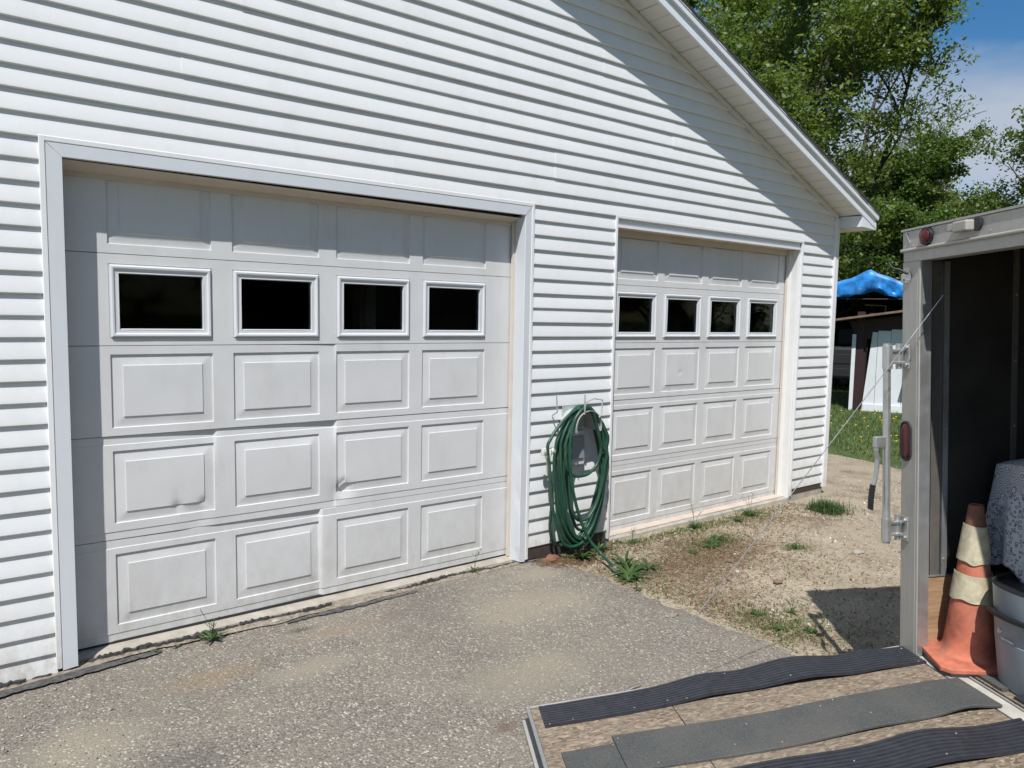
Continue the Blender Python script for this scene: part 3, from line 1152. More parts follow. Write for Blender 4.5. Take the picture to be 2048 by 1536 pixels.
def dent1(x, z):
    d = 0.0
    # knocked-in spots
    for (x0, z0, a, sx_, sz_) in ((0.497, 0.655, 0.009, 0.024, 0.022), (0.497, 0.70, 0.004, 0.012, 0.05), (0.632, 0.657, 0.009, 0.022, 0.026), (1.462, 0.632, 0.020, 0.040, 0.035), (1.44, 0.59, 0.012, 0.03, 0.05)):
        d += a * math.exp(-((x - x0) / sx_) ** 2 - ((z - z0) / sz_) ** 2)
    d += 0.013 * math.exp(-abs(z - (0.655 - 0.55 * (x - 1.42))) / 0.012) * math.exp(-((x - 1.462) / 0.050) ** 2)
    d += 0.010 * math.exp(-abs(x - (1.475 - 0.35 * (0.64 - z))) / 0.010) * math.exp(-((z - 0.58) / 0.06) ** 2)
    d += 0.006 * math.exp(-abs(x - 0.500) / 0.009) * math.exp(-((z - 0.62) / 0.05) ** 2)
    d += 0.006 * math.exp(-abs(x - 0.635) / 0.009) * math.exp(-((z - 0.61) / 0.06) ** 2)
    # buckled creases
    if 0.5185 < z < 1.0587:
        for (x0, a, L, zz, hh) in ((0.700, 0.012, 0.35, 1.06, 0.10), (1.414, 0.020, 0.45, 1.06, 0.10), (1.414, 0.010, 0.2, 0.56, 0.12)):
            if x < x0 + 0.02:
                s_ = smooth01((x0 + 0.010 - x) / 0.020)
                d += a * s_ * math.exp(-max(0, x0 - x) / L) * math.exp(-((z - zz) / hh) ** 2)
        d += 0.008 * math.exp(-((x - 0.60) / 0.05) ** 2) * math.exp(-((z - 0.55) / 0.08) ** 2)
    if z < 0.5185:
        x0 = 1.3175
        s_ = smooth01((x0 + 0.010 - x) / 0.020)
        d += 0.022 * s_ * math.exp(-max(0, x0 - x) / 0.5) * (0.45 + 0.55 * math.exp(-((z - 0.52) / 0.16) ** 2) + 0.4 * math.exp(-((z + 0.02) / 0.08) ** 2))
    if 1.0587 < z < 1.5217:
        x0 = 1.415
        s_ = smooth01((x0 + 0.008 - x) / 0.016)
        d += 0.007 * s_ * math.exp(-max(0, x0 - x) / 0.3) * math.exp(-((z - 1.50) / 0.06) ** 2)
    # general oil-canning
    d += 0.0018 * float(fbm(x * 2.3, z * 2.9, 31, 3))
    return d


def dent2(x, z):
    d = 0.006 * math.exp(-((x - 4.633) / 0.016) ** 2 - ((z - 1.252) / 0.014) ** 2)
    d += 0.0012 * float(fbm(x * 2.0, z * 2.6, 57, 3))
    return d


def rect_rings(m, x0, x1, z0, z1, prof, n1, n2, yfn, fill=True):
    """prof: list of (inset, y offset); rings subdivided n1 along x, n2 along z"""
    rings = []
    for (e, dy) in prof:
        a, b, c, d = x0 + e, x1 - e, z0 + e, z1 - e
        pts = [(a + (b - a) * i / n1, c) for i in range(n1)] + [(b, c + (d - c) * i / n2) for i in range(n2)]
        pts += [(b - (b - a) * i / n1, d) for i in range(n1)] + [(a, d - (d - c) * i / n2) for i in range(n2)]
        rings.append([(px, yfn(px, pz) + dy, pz) for (px, pz) in pts])
    k = len(rings[0])
    vv = [p for r_ in rings for p in r_]
    ff = []
    for q in range(len(rings) - 1):
        for i in range(k):
            i2 = (i + 1) % k
            ff.append((q * k + i, q * k + i2, (q + 1) * k + i2, (q + 1) * k + i))
    m.add(vv, ff)
    if fill:
        e, dy = prof[-1]
        xs_ = [x0 + e + (x1 - x0 - 2 * e) * i / n1 for i in range(n1 + 1)]
        zs_ = [z0 + e + (z1 - z0 - 2 * e) * i / n2 for i in range(n2 + 1)]
        m.grid(xs_, zs_, lambda px, pz: (px, yfn(px, pz) + dy, pz))


def make_door(x0, x1, zs, cols, dent, fine, label):
    seal = MB().box(x0, x1, YD + 0.004, YD + 0.040, zs[-1] - 0.010, zs[-1] + 0.004)
    door = gbuild(seal, 'garage_door', M['seal'])
    tag(door, label)
    PH = 0.377

    def add(m, name, mat, **kw):
        m.v = [(p[0] - 2.0, p[1], p[2] - GZ) for p in m.v]
        return m.build(name, mat, parent=door, **kw)
    for s_ in range(5):
        zt, zb = zs[s_] - 0.0022, zs[s_ + 1] + 0.0022
        if s_ == 0:
            pb = zb + 0.046
        elif s_ == 1:
            pb = zb + 0.035
        elif s_ == 2:
            pb = zb + 0.040
        else:
            pb = zb + 0.084
        pt = pb + PH
        rib_top = s_ >= 3
        rib_bot = s_ >= 3

        def band(z):
            d = 0
            if rib_top and z > zt - 0.042:
                d = 0.0030
            if rib_bot and z < zb + 0.040:
                d = 0.0030
            return d

        def yf(x, z):
            return YD + dent(x, z) + band(z)
        # skeleton grid lines
        xl = [x0, x1]
        for (a, b) in cols:
            xl += [a, b]
        for (a, b) in fine:
            xl += [a - 0.012, a - 0.004, a + 0.004, a + 0.012] if True else []
        xx = sorted(set(xl))
        fx = []
        for a, b in zip(xx[:-1], xx[1:]):
            n = max(1, int(math.ceil((b - a) / 0.05)))
            fx += [a + (b - a) * i / n for i in range(n)]
        fx.append(xx[-1])
        zl = [zb, pb, pt, zt]
        if rib_top:
            zl += [zt - 0.0435, zt - 0.0405]
        if rib_bot:
            zl += [zb + 0.0385, zb + 0.0415]
        zz = sorted(zl)
        fz = []
        for a, b in zip(zz[:-1], zz[1:]):
            n = max(1, int(math.ceil((b - a) / 0.045)))
            fz += [a + (b - a) * i / n for i in range(n)]
        fz.append(zz[-1])

        def skip(px, pz):
            return pb < pz < pt and any(a < px < b for (a, b) in cols)
        m = MB()
        m.grid(fx, fz, lambda px, pz: (px, yf(px, pz), pz), skip)
        # rolled edges into the thickness of the door
        for zc, dz in ((zb, -0.001), (zt, 0.001)):
            vv = []
            for px in fx:
                y_ = yf(px, zc)
                vv += [(px, y_, zc), (px, y_ + 0.003, zc + dz), (px, y_ + 0.035, zc + dz)]
            ff = []
            for i in range(len(fx) - 1):
                for k in range(2):
                    ff.append((i * 3 + k, (i + 1) * 3 + k, (i + 1) * 3 + k + 1, i * 3 + k + 1))
            m.add(vv, ff)
        # back skin with holes at the windows only
        m.grid([x0] + sum([[a, b] for a, b in cols], []) + [x1], [zb, pb, pt, zt], lambda px, pz: (px, YD + 0.037, pz), skip if s_ == 1 else None)
        add(m, 'door_section', M['door'], smooth=28)
        for (a, b) in cols:
            if s_ == 1:
                m = MB()
                rect_rings(m, a, b, pb, pt, [(0, 0.002), (0.004, 0.0035), (0.008, -0.010), (0.014, -0.014), (0.022, -0.013), (0.028, -0.006), (0.040, -0.004), (0.046, -0.006), (0.050, 0.006), (0.050, 0.036)], 6, 5, yf, fill=False)
                fr = add(m, 'window_frame', M['winframe'], smooth=30)
                m = MB()
                e = 0.047
                m.box(a + e, b - e, YD + 0.010, YD + 0.014, pb + e, pt - e)
                add(m, 'window_pane', M['glass'])
            else:
                m = MB()
                rect_rings(m, a, b, pb, pt, [(0, 0), (0.0025, 0.009), (0.009, 0.009), (0.056, 0.002), (0.058, -0.0022)], 24, 20, yf)
                add(m, 'raised_panel', M['door'], smooth=28)
    return door


DZ = [2.4477, 1.9847, 1.5217, 1.0587, 0.5185, -0.0217]
cols1 = [(0.1878, 0.6934), (0.8043, 1.3115), (1.4207, 1.9295), (2.0249, 2.5306)]
make_door(-0.03, 2.775, DZ, cols1, dent1, [(0.700, 0), (1.412, 0), (1.3175, 0)], 'large grey white sectional door with dented lower panels')
cols2 = [(3.803, 4.303), (4.389, 4.8875), (4.977, 5.468), (5.566, 6.063)]
make_door(3.62, 6.176, [z - 0.0085 for z in DZ], cols2, dent2, [], 'grey white sectional door nearer the corner with straight panels')

# ---------------------------------------------------------------- roof edge
# soffit panels (groove in the middle of each), dark gap between neighbours
x = 1.62
while x < XC - 0.02:
    xa, xb = x, min(x + 0.235, XC - 0.012)
    m = MB()
    g0 = 0.5 * (xa + xb)
    prof = [(xa, 0.012), (xa + 0.001, 0.002), (xa + 0.004, 0.0), (g0 - 0.008, 0.0), (g0 - 0.002, 0.007), (g0 + 0.002, 0.007), (g0 + 0.008, 0.0), (xb - 0.004, 0.0), (xb - 0.001, 0.002), (xb, 0.012)]
    vv = []
    for (px, dz) in prof:
        vv += [(px, YW + 0.01, zsof(px) + dz), (px, YF + 0.020, zsof(px) + dz + 0.002)]
    ff = [(2 * i, 2 * i + 1, 2 * i + 3, 2 * i + 2) for i in range(len(prof) - 1)]
    m.add(vv, ff)
    gbuild(m, 'soffit_panel', M['soffit'])
    x += 0.2415
m = MB()
m.add([(XR, YW + 0.012, zsof(XR) + 0.018), (XC, YW + 0.012, zsof(XC) + 0.018), (XC, YF + 0.0215, zsof(XC) + 0.018), (XR, YF + 0.0215, zsof(XR) + 0.018)], [(0, 1, 2, 3)])
gbuild(m, 'soffit_shade_backing', M['black_cover'])  # black sheet added so the gaps between soffit panels look shaded
for sgn in (1, -1):
    def xm(px):
        return XR + sgn * (px - XR)

    def strip(name, mat, y0, y1, d0, d1, xa, xb):
        """sloped board between heights d0..d1 above the soffit line"""
        m = MB()
        pts = [(y0, d0), (y1, d0), (y1, d1), (y0, d1)]
        m.add([(xm(xa), p[0], zsof(xa) + p[1]) for p in pts] + [(xm(xb), p[0], zsof(xb) + p[1]) for p in pts],
              [(0, 1, 5, 4), (1, 2, 6, 5), (2, 3, 7, 6), (3, 0, 4, 7), (0, 3, 2, 1), (4, 5, 6, 7)])
        return gbuild(m, name, mat)
    if sgn == -1:
        strip('soffit_panel', M['soffit'], YF + 0.02, YW + 0.01, 0.0, 0.01, XR, XC)
    strip('frieze_trim', M['soffit'], YW - 0.022, YW + 0.005, -0.040, -0.006, XR + 0.001, XC - 0.06)
    XE = 7.128
    strip('rake_fascia', M['fascia'], YF, YF + 0.0195, -0.008, 0.028, XR + 0.001, XE)
    strip('rake_fascia', M['fascia'], YF + 0.010, YF + 0.021, 0.0285, 0.130, XR + 0.001, XE)
    strip('drip_edge', M['fascia'], YF - 0.012, YF + 0.0095, 0.088, 0.122, XR + 0.001, XE + 0.022)
    strip('drip_edge', M['fascia'], YF - 0.016, YF + 0.02, 0.1305, 0.140, XR + 0.001, XE + 0.03)
    # roof deck and shingles
    m = MB()
    xa, xb = XR, XE + 0.05
    dz0, dz1 = 0.1405, 0.1535
    m.add([(xm(xa), YF + 0.03, zsof(xa) + 0.06), (xm(xb), YF + 0.03, zsof(xb) + 0.06), (xm(xb), 8.4, zsof(xb) + 0.06), (xm(xa), 8.4, zsof(xa) + 0.06),
           (xm(xa), YF + 0.03, zsof(xa) + 0.13), (xm(xb), YF + 0.03, zsof(xb) + 0.13), (xm(xb), 8.4, zsof(xb) + 0.13), (xm(xa), 8.4, zsof(xa) + 0.13)],
          [(0, 1, 2, 3), (4, 5, 6, 7), (0, 1, 5, 4), (1, 2, 6, 5), (2, 3, 7, 6), (3, 0, 4, 7)])
    roof = gbuild(m, 'roof', M['inner'])
    # courses of shingles running along the eave (seen at their ends on the rake)
    k = 0
    xs_ = XE + 0.06
    while xs_ > XR:
        x2 = max(XR, xs_ - 0.145)
        m = MB()
        yy = YF - 0.022 + rng.uniform(-0.004, 0.004)
        m.add([(xm(xs_), yy, zsof(xs_) + 0.141), (xm(x2 - 0.03), yy, zsof(x2 - 0.03) + 0.141 if x2 > XR else zsof(XR) + 0.141), (xm(x2 - 0.03), 8.45, zsof(x2 - 0.03) + 0.141), (xm(xs_), 8.45, zsof(xs_) + 0.141),
               (xm(xs_), yy, zsof(xs_) + 0.166), (xm(x2 - 0.03), yy, zsof(x2 - 0.03) + 0.151), (xm(x2 - 0.03), 8.45, zsof(x2 - 0.03) + 0.151), (xm(xs_), 8.45, zsof(xs_) + 0.166)],
              [(0, 1, 2, 3), (4, 5, 6, 7), (0, 1, 5, 4), (1, 2, 6, 5), (2, 3, 7, 6), (3, 0, 4, 7)])
        m.v = [(p[0] - 2.0, p[1], p[2] - GZ) for p in m.v]
        m.build('shingle_course', M['shingle'], parent=roof)
        xs_ = x2
    # boxed eave return at the corner
    zb_ = 2.650
    m = MB()
    xa = XC - 0.012
    f_ = [(xm(xa), zb_ + 0.012), (xm(XE - 0.004), zb_), (xm(XE - 0.004), zsof(XE) - 0.010), (xm(xa), zsof(xa) - 0.009)]
    m.add([(p[0], YF + 0.004, p[1]) for p in f_] + [(xm(xa), YW + 0.02, zb_ + 0.012), (xm(xa), YW + 0.02, zsof(xa) - 0.001)], [(0, 1, 2, 3), (4, 0, 3, 5)])
    gbuild(m, 'eave_return', M['fascia'])
    m = MB()
    m.add([(xm(xa), YF + 0.006, zb_ + 0.010), (xm(XE - 0.006), YF + 0.006, zb_ - 0.001), (xm(XE - 0.006), 8.2, zb_ - 0.001), (xm(xa), 8.2, zb_ + 0.010)], [(0, 1, 2, 3)])
    gbuild(m, 'eave_soffit', M['soffit'])
    gbuild(MB().box(min(xm(XE - 0.003), xm(XE + 0.015)), max(xm(XE - 0.003), xm(XE + 0.015)), YF + 0.008, 8.2, zb_ + 0.002, zsof(XE) + 0.06), 'eave_fascia', M['fascia'])

# things dimly seen through the door windows
car = empty('parked_car', (4.7, 2.9, -0.034))
tag(car, 'grey vehicle parked in the dark garage behind the right door windows', 'car')
m = MB()
secs = [(-2.1, 0.45, 1.0, 0.78), (-2.05, 0.40, 1.15, 0.86), (-1.75, 0.35, 1.62, 0.86), (-1.2, 0.32, 1.74, 0.88), (0.2, 0.32, 1.76, 0.88), (1.0, 0.32, 1.12, 0.90), (1.9, 0.35, 1.02, 0.86), (2.15, 0.45, 0.8, 0.75)]
vv, ff = [], []
for (yy, zl, zh, hw) in secs:
    zm = zl + 0.62 * (zh - zl)
    for (fx_, z_) in ((-0.8, zl), (-1, zl + 0.15), (-1, zm), (-0.78, zh - 0.05), (-0.6, zh), (0.6, zh), (0.78, zh - 0.05), (1, zm), (1, zl + 0.15), (0.8, zl)):
        vv.append((fx_ * hw, yy, z_))
for i in range(len(secs) - 1):
    for k in range(10):
        k2 = (k + 1) % 10
        ff.append((i * 10 + k, i * 10 + k2, (i + 1) * 10 + k2, (i + 1) * 10 + k))
ff += [tuple(range(10)), tuple(range(79, 69, -1))]
body = m.add(vv, ff).build('body', M['car_paint'], parent=car, smooth=40)
for sx_ in (-1, 1):
    MB().box(sx_ * 0.72 - 0.09, sx_ * 0.72 + 0.09, -2.10, -1.9, 1.02, 1.55).build('tail_light', M['red_lens'], parent=car, bevel=0.03)
    for yy in (-1.3, 1.35):
        m = MB()
        m.tube([(sx_ * 0.72, yy, 0.34), (sx_ * 0.90, yy, 0.34)], 0.34, 20)
        m.build('wheel', M['black_rubber'], parent=car, smooth=40)
MB().add([(-0.62, -1.99, 1.18), (0.62, -1.99, 1.18), (0.55, -1.765, 1.60), (-0.55, -1.765, 1.60)], [(0, 1, 2, 3)]).build('rear_window', M['car_glass'], parent=car)
post = MB().box(6.52, 6.60, 0.50, 0.58, -0.034, 2.6).build('garage_stud', M['white_plastic'])
tag(post, 'white upright post inside the garage behind the rightmost pane', 'post')
post = MB().box(2.10, 2.19, 1.0, 1.09, -0.034, 2.6).build('garage_stud', M['white_plastic'])
tag(post, 'pale upright post inside the garage behind the large door third pane', 'post')
# ================================================================= TRAILER
TQ = Vector((2.9847, -2.6548, 0.2071))
TA = Vector((0.8575, -0.5128, 0.0413)).normalized()
TW = Vector((0.5140, 0.8574, -0.0263)).normalized()
TN = TA.cross(TW).normalized()
TW = TN.cross(TA)
TM = Matrix.Translation(TQ) @ Matrix((TA, TW, TN)).transposed().to_4x4()
trailer = empty('enclosed_trailer')
trailer.matrix_world = TM
tag(trailer, 'aluminium enclosed cargo trailer with its rear ramp lowered', 'trailer')


def T(x, t, h):
    """trailer frame -> world"""
    return TM @ Vector((x, -t, h))


def tb(x0, x1, t0, t1, h0, h1, name, mat, parent=trailer, bevel=0, mb=None):
    m = mb or MB()
    m.box(x0, x1, -t1, -t0, h0, h1)
    return m.build(name, mat, parent=parent, bevel=bevel)


WID, LEN, TH = 1.86, 3.2, 1.914
# far rear corner post with a rolled edge, plus near one
for (t0, t1) in ((0.0, 0.120), (WID - 0.12, WID)):
    p = tb(0.0, 0.052, t0, t1, -0.06, 1.776, 'corner_post', M['alu_dull'], bevel=0.004)
    if t0 == 0:
        tb(-0.003, -0.0005, 0.010, 0.106, 0.0, 1.70, 'post_cover', M['alu_dull'], parent=p)
        tb(0.004, 0.054, 0.1205, 0.1235, 0.0, 1.776, 'post_liner', M['alu'], parent=p)
# header
hd = tb(0.0, 0.09, 0.0, WID, 1.8355, TH, 'header', M['alu_dull'], bevel=0.003)
m = MB()
m.tube([(-0.004, 0.004, 1.829), (-0.004, -WID - 0.004, 1.829)], 0.0075, 8)
m.build('header_bead', M['alu_dull'], parent=hd, smooth=50)
tb(0.004, 0.09, 0.0, WID, 1.7765, 1.8290, 'lower_rail', M['alu_dull'], parent=hd, bevel=0.002)
tb(-0.006, 0.10, -0.006, WID + 0.006, TH + 0.0005, TH + 0.010, 'roof_lip', M['alu'], parent=hd)
tb(0.0905, LEN, -0.002, WID + 0.002, TH - 0.012, TH + 0.004, 'roof', M['alu_dull'])
# walls
tb(0.093, LEN, 0.0, 0.012, -0.06, TH - 0.013, 'side_wall', M['alu_dull'])
tb(0.093, LEN, WID - 0.012, WID, -0.06, TH - 0.013, 'side_wall', M['alu_dull'])
tb(LEN - 0.02, LEN, 0.0125, WID - 0.0125, -0.06, TH - 0.013, 'front_wall', M['inner'])
M['dark_panel'] = plain('dark_wall_panel', (0.036, 0.031, 0.027), 0.5, var=0.35, nscale=5)  # near-black colour carries the darkness of the unlit trailer interior
tb(0.0545, 0.104, 0.050, 0.056, 0.345, 1.775, 'wall_liner', M['shade_metal'])
tb(0.1065, 0.152, 0.052, 0.058, 0.345, 1.775, 'wall_liner', M['shade_metal'])
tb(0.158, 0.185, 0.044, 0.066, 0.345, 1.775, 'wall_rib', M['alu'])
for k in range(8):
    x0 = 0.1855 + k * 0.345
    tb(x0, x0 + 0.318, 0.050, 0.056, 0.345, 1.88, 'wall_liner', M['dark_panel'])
    tb(x0 + 0.3185, x0 + 0.3445, 0.040, 0.062, 0.345, 1.88, 'wall_rib', M['shade_metal'])
for hh_ in (0.42, 0.72, 1.02, 1.32, 1.62):
    for xx_ in (0.1715, 0.517):
        m = MB()
        m.tube([(xx_, -0.066 if xx_ < 0.3 else -0.062, hh_), (xx_, -0.069 if xx_ < 0.3 else -0.065, hh_)], 0.005, 8)
        m.build('liner_screw', M['zinc'], parent=trailer)
tb(0.055, LEN - 0.03, 0.046, 0.064, 0.003, 0.340, 'kick_board', M['ply'])
tb(0.055, LEN - 0.03, 0.044, 0.068, 0.3405, 0.3448, 'kick_trim', M['alu'])
# floor and sill
tb(0.10, LEN - 0.021, 0.013, WID - 0.013, -0.02, 0.002, 'floor', M['osb'])
M['sill'] = plain('pale_worn_sill', (0.50, 0.47, 0.41), 0.55, var=0.15, nscale=20, grime=(0.3, 0.26, 0.2, 0.4))
s = tb(-0.004, 0.072, 0.125, WID - 0.125, -0.05, -0.002, 'door_sill', M['sill'])
tb(0.0725, 0.0995, 0.125, WID - 0.125, -0.05, -0.012, 'sill_channel', M['black_plastic'], parent=s)
tb(0.076, 0.082, 0.125, WID - 0.125, -0.0118, 0.004, 'sill_lip', M['alu_dull'], parent=s)
tb(-0.0, LEN, 0.05, WID - 0.05, -0.16, -0.061, 'chassis_rail', M['black_plastic'])
for x0 in (1.35, 2.05):
    for t0 in (-0.2, WID + 0.0):
        m = MB()
        m.tube([(x0, -t0, -0.02), (x0, -t0 - 0.2, -0.02)], 0.24, 22)
        m.build('wheel', M['black_rubber'], parent=trailer, smooth=40)

M['lampcase'] = plain('aged_beige_plastic', (0.42, 0.40, 0.34), 0.5)
# marker lamp, licence lamp, rivets
m = MB()
m.tube([(-0.0005, -0.168, 1.8755), (-0.014, -0.168, 1.8755)], [0.039, 0.037], 28)
mk = m.build('marker_light', M['black_plastic'], parent=trailer, smooth=40)
m = MB()
m.tube([(-0.0145, -0.168, 1.8755), (-0.022, -0.168, 1.8755), (-0.025, -0.168, 1.8755)], [0.030, 0.026, 0.012], 28)
m.build('lens', M['red_lens'], parent=mk, smooth=60)
m = MB()
m.box(-0.045, -0.0005, -0.455, -0.375, 1.862, 1.905)
lp = m.build('licence_lamp', M['lampcase'], parent=trailer, bevel=0.006)
tb(-0.036, -0.001, 0.335, 0.3745, 1.872, 1.900, 'lamp_bracket', M['alu_dull'], parent=lp, bevel=0.003)
m = MB()
m.tube([(-0.001, -0.466, 1.884), (-0.010, -0.466, 1.884)], 0.026, 20)
m.build('lamp_gasket', M['black_rubber'], parent=lp, smooth=40)
for (t, h) in ((0.022, 1.848), (0.075, 1.846), (0.53, 1.852), (0.95, 1.852), (1.4, 1.85)):
    m = MB()
    m.lathe([(0.0, 0.0035), (0.003, 0.003), (0.0055, 0.0)], 10)
    m.v = [(-0.0005 - p[2], -t + p[0], h + p[1]) for p in m.v]
    m.build('rivet', M['zinc'], parent=trailer, smooth=60)
m = MB()
m.tube([(-0.003, -0.030, 1.905), (-0.003, -0.055, 1.860)], 0.003, 6)
m.build('weld_bead', M['zinc'], parent=trailer)

# oval tail lamp
def oval(rx, rz, n=32):
    out = []
    for k in range(n):
        a = 2 * math.pi * k / n
        cz = (rz - rx) * (1 if math.sin(a) > 0 else -1)
        out.append((rx * math.cos(a), rx * math.sin(a) + cz))
    return out


def oval_ring(m, prof, n=32, c=(0.040, 0.970)):
    vv, ff = [], []
    for (rx, rz, d) in prof:
        for (px, pz) in oval(rx, rz, n):
            vv.append((-d, -(c[0] + px), c[1] + pz))
    for q in range(len(prof) - 1):
        for k in range(n):
            k2 = (k + 1) % n
            ff.append((q * n + k, q * n + k2, (q + 1) * n + k2, (q + 1) * n + k))
    ff.append(tuple((len(prof) - 1) * n + k for k in range(n)))
    m.add(vv, ff)


m = MB()
oval_ring(m, [(0.040, 0.092, 0.003), (0.040, 0.092, 0.009), (0.034, 0.086, 0.011), (0.029, 0.081, 0.006)])
tl = m.build('tail_light', M['black_rubber'], parent=trailer, smooth=40)
m = MB()
oval_ring(m, [(0.0285, 0.080, 0.0065), (0.027, 0.078, 0.010), (0.018, 0.069, 0.0125)])
m.build('lens', M['red_lens'], parent=tl, smooth=50)

# latch bracket near the top of the post
m = MB()
m.prism([(-0.002, 1.685), (-0.060, 1.685), (-0.066, 1.70), (-0.062, 1.722), (-0.045, 1.735), (-0.002, 1.725)], 'x', -0.008, -0.0035)
lt = m.build('top_latch', M['zinc'], parent=trailer)
m = MB()
m.tube([(-0.010, -0.045, 1.725), (-0.035, -0.030, 1.745), (-0.055, -0.010, 1.752), (-0.060, 0.012, 1.775)], 0.0055, 8)
m.build('latch_hook', M['black_plastic'], parent=lt, smooth=50)
for (t, h) in ((0.016, 1.697), (0.048, 1.697)):
    m = MB()
    m.tube([(-0.008, -t, h), (-0.013, -t, h)], 0.006, 8)
    m.build('bolt', M['zinc'], parent=lt)

# bar lock
BX, BT = -0.092, 0.032
m = MB()
m.tube([(BX, -BT, 0.500), (BX, -BT, 0.52), (BX, -BT + 0.004, 1.415)], [0.0165, 0.0165, 0.0165], 14)
lock = m.build('lock_bar', M['zinc'], parent=trailer, smooth=40)
for hc in (1.355, 0.567):
    tb(-0.0115, -0.0035, 0.012, 0.066, hc - 0.055, hc + 0.055, 'bracket_plate', M['zinc'], parent=lock, bevel=0.002)
    for dh in (0.028, -0.028):
        tb(-0.092, -0.012, 0.022, 0.042, hc + dh - 0.006, hc + dh + 0.006, 'bracket_arm', M['zinc'], parent=lock, bevel=0.002)
    tb(-0.088, -0.040, 0.030, 0.033, hc - 0.0215, hc + 0.0215, 'bracket_web', M['zinc'], parent=lock)
    for dh in (0.04, -0.04):
        m = MB()
        m.tube([(-0.012, -0.049, hc + dh), (-0.020, -0.049, hc + dh)], 0.010, 6)
        m.build('bolt', M['zinc'], parent=lock)
    m = MB()
    m.tube([(BX, -BT, hc - 0.055), (BX, -BT, hc + 0.05)], 0.0215, 14)
    m.build('bar_sleeve', M['zinc'], parent=lock, smooth=40)
    m = MB()
    m.tube([(-0.030, -0.020, hc - 0.058), (-0.030, -0.020, hc + 0.058)], 0.013, 10)
    m.build('hinge_barrel', M['zinc'], parent=lock, smooth=40)
tb(-0.155, -0.105, 0.020, 0.046, 0.945, 0.995, 'handle_clevis', M['zinc'], parent=lock, bevel=0.004)
m = MB()
pth = [(-0.142, 0.968), (-0.145, 0.930), (-0.139, 0.890), (-0.141, 0.850), (-0.150, 0.800), (-0.160, 0.770)]
vv = []
for (px, ph) in pth:
    vv += [(px - 0.003, -0.018, ph), (px - 0.003, -0.048, ph), (px + 0.003, -0.048, ph), (px + 0.003, -0.018, ph)]
ff = []
for i in range(len(pth) - 1):
    for k in range(4):
        k2 = (k + 1) % 4
        ff.append((i * 4 + k, i * 4 + k2, (i + 1) * 4 + k2, (i + 1) * 4 + k))
ff += [(0, 1, 2, 3)]
m.add(vv, ff)
m.build('handle', M['zinc'], parent=lock)
m = MB()
pth = [(-0.159, 0.775), (-0.166, 0.735), (-0.170, 0.690), (-0.171, 0.662)]
vv = []
for (px, ph) in pth:
    for k in range(10):
        a = 2 * math.pi * k / 10
        vv.append((px + 0.007 * math.sin(a), -0.033 + 0.021 * math.cos(a), ph))
ff = []
for i in range(len(pth) - 1):
    for k in range(10):
        k2 = (k + 1) % 10
        ff.append((i * 10 + k, i * 10 + k2, (i + 1) * 10 + k2, (i + 1) * 10 + k))
ff += [tuple(range(9, -1, -1)), tuple(30 + k for k in range(10))]
m.add(vv, ff)
m.build('handle_grip', M['black_plastic'], parent=lock, smooth=40)

# ---------------------------------------------------------------- ramp
RS = 0.0794
RL = 1.758


def RP(s, t, off=0.0):
    """ramp coordinates -> trailer local"""
    return (-math.cos(RS) * s - math.sin(RS) * off - 0.004, -t, -math.sin(RS) * s + math.cos(RS) * off - 0.002)


def rbox(s0, s1, t0, t1, o0, o1, name, mat, parent, bevel=0):
    m = MB()
    vv = [RP(s0, t0, o0), RP(s1, t0, o0), RP(s1, t1, o0), RP(s0, t1, o0), RP(s0, t0, o1), RP(s1, t0, o1), RP(s1, t1, o1), RP(s0, t1, o1)]
    m.add(vv, [(0, 3, 2, 1), (4, 5, 6, 7), (0, 1, 5, 4), (1, 2, 6, 5), (2, 3, 7, 6), (3, 0, 4, 7)])
    return m.build(name, mat, parent=parent, bevel=bevel)


ramp_o = rbox(0.02, RL - 0.01, 0.02, WID - 0.02, -0.048, -0.0165, 'ramp_door', M['alu_dull'], trailer)
tag(ramp_o, 'lowered plywood ramp with strips of rubber matting')
# board sheets with a joint
rbox(0.010, 1.168, 0.012, 0.93, -0.016, 0.0, 'osb_sheet', M['osb'], ramp_o)
rbox(1.1715, RL, 0.012, 0.93, -0.016, -0.0008, 'osb_sheet', M['osb'], ramp_o)
rbox(0.010, RL, 0.9325, WID - 0.012, -0.016, -0.0006, 'osb_sheet', M['osb'], ramp_o)
rbox(RL + 0.001, RL + 0.016, 0.0, WID, -0.052, -0.003, 'end_channel', M['alu'], ramp_o)
rbox(RL + 0.0165, RL + 0.030, 0.06, WID - 0.06, -0.050, -0.018, 'end_seal', M['black_rubber'], ramp_o)
rbox(RL + 0.0305, RL + 0.044, 0.05, WID - 0.05, -0.052, -0.030, 'end_channel', M['alu_dull'], ramp_o)
rbox(0.0, RL, -0.002, 0.011, -0.050, -0.001, 'side_channel', M['alu_dull'], ramp_o)


def lift1(s):
    return 0.036 * math.exp(-((s - 0.56) / 0.20) ** 2) + 0.022 * math.exp(-((s - 0.98) / 0.14) ** 2) + 0.014 * math.exp(-((s - 0.20) / 0.10) ** 2)


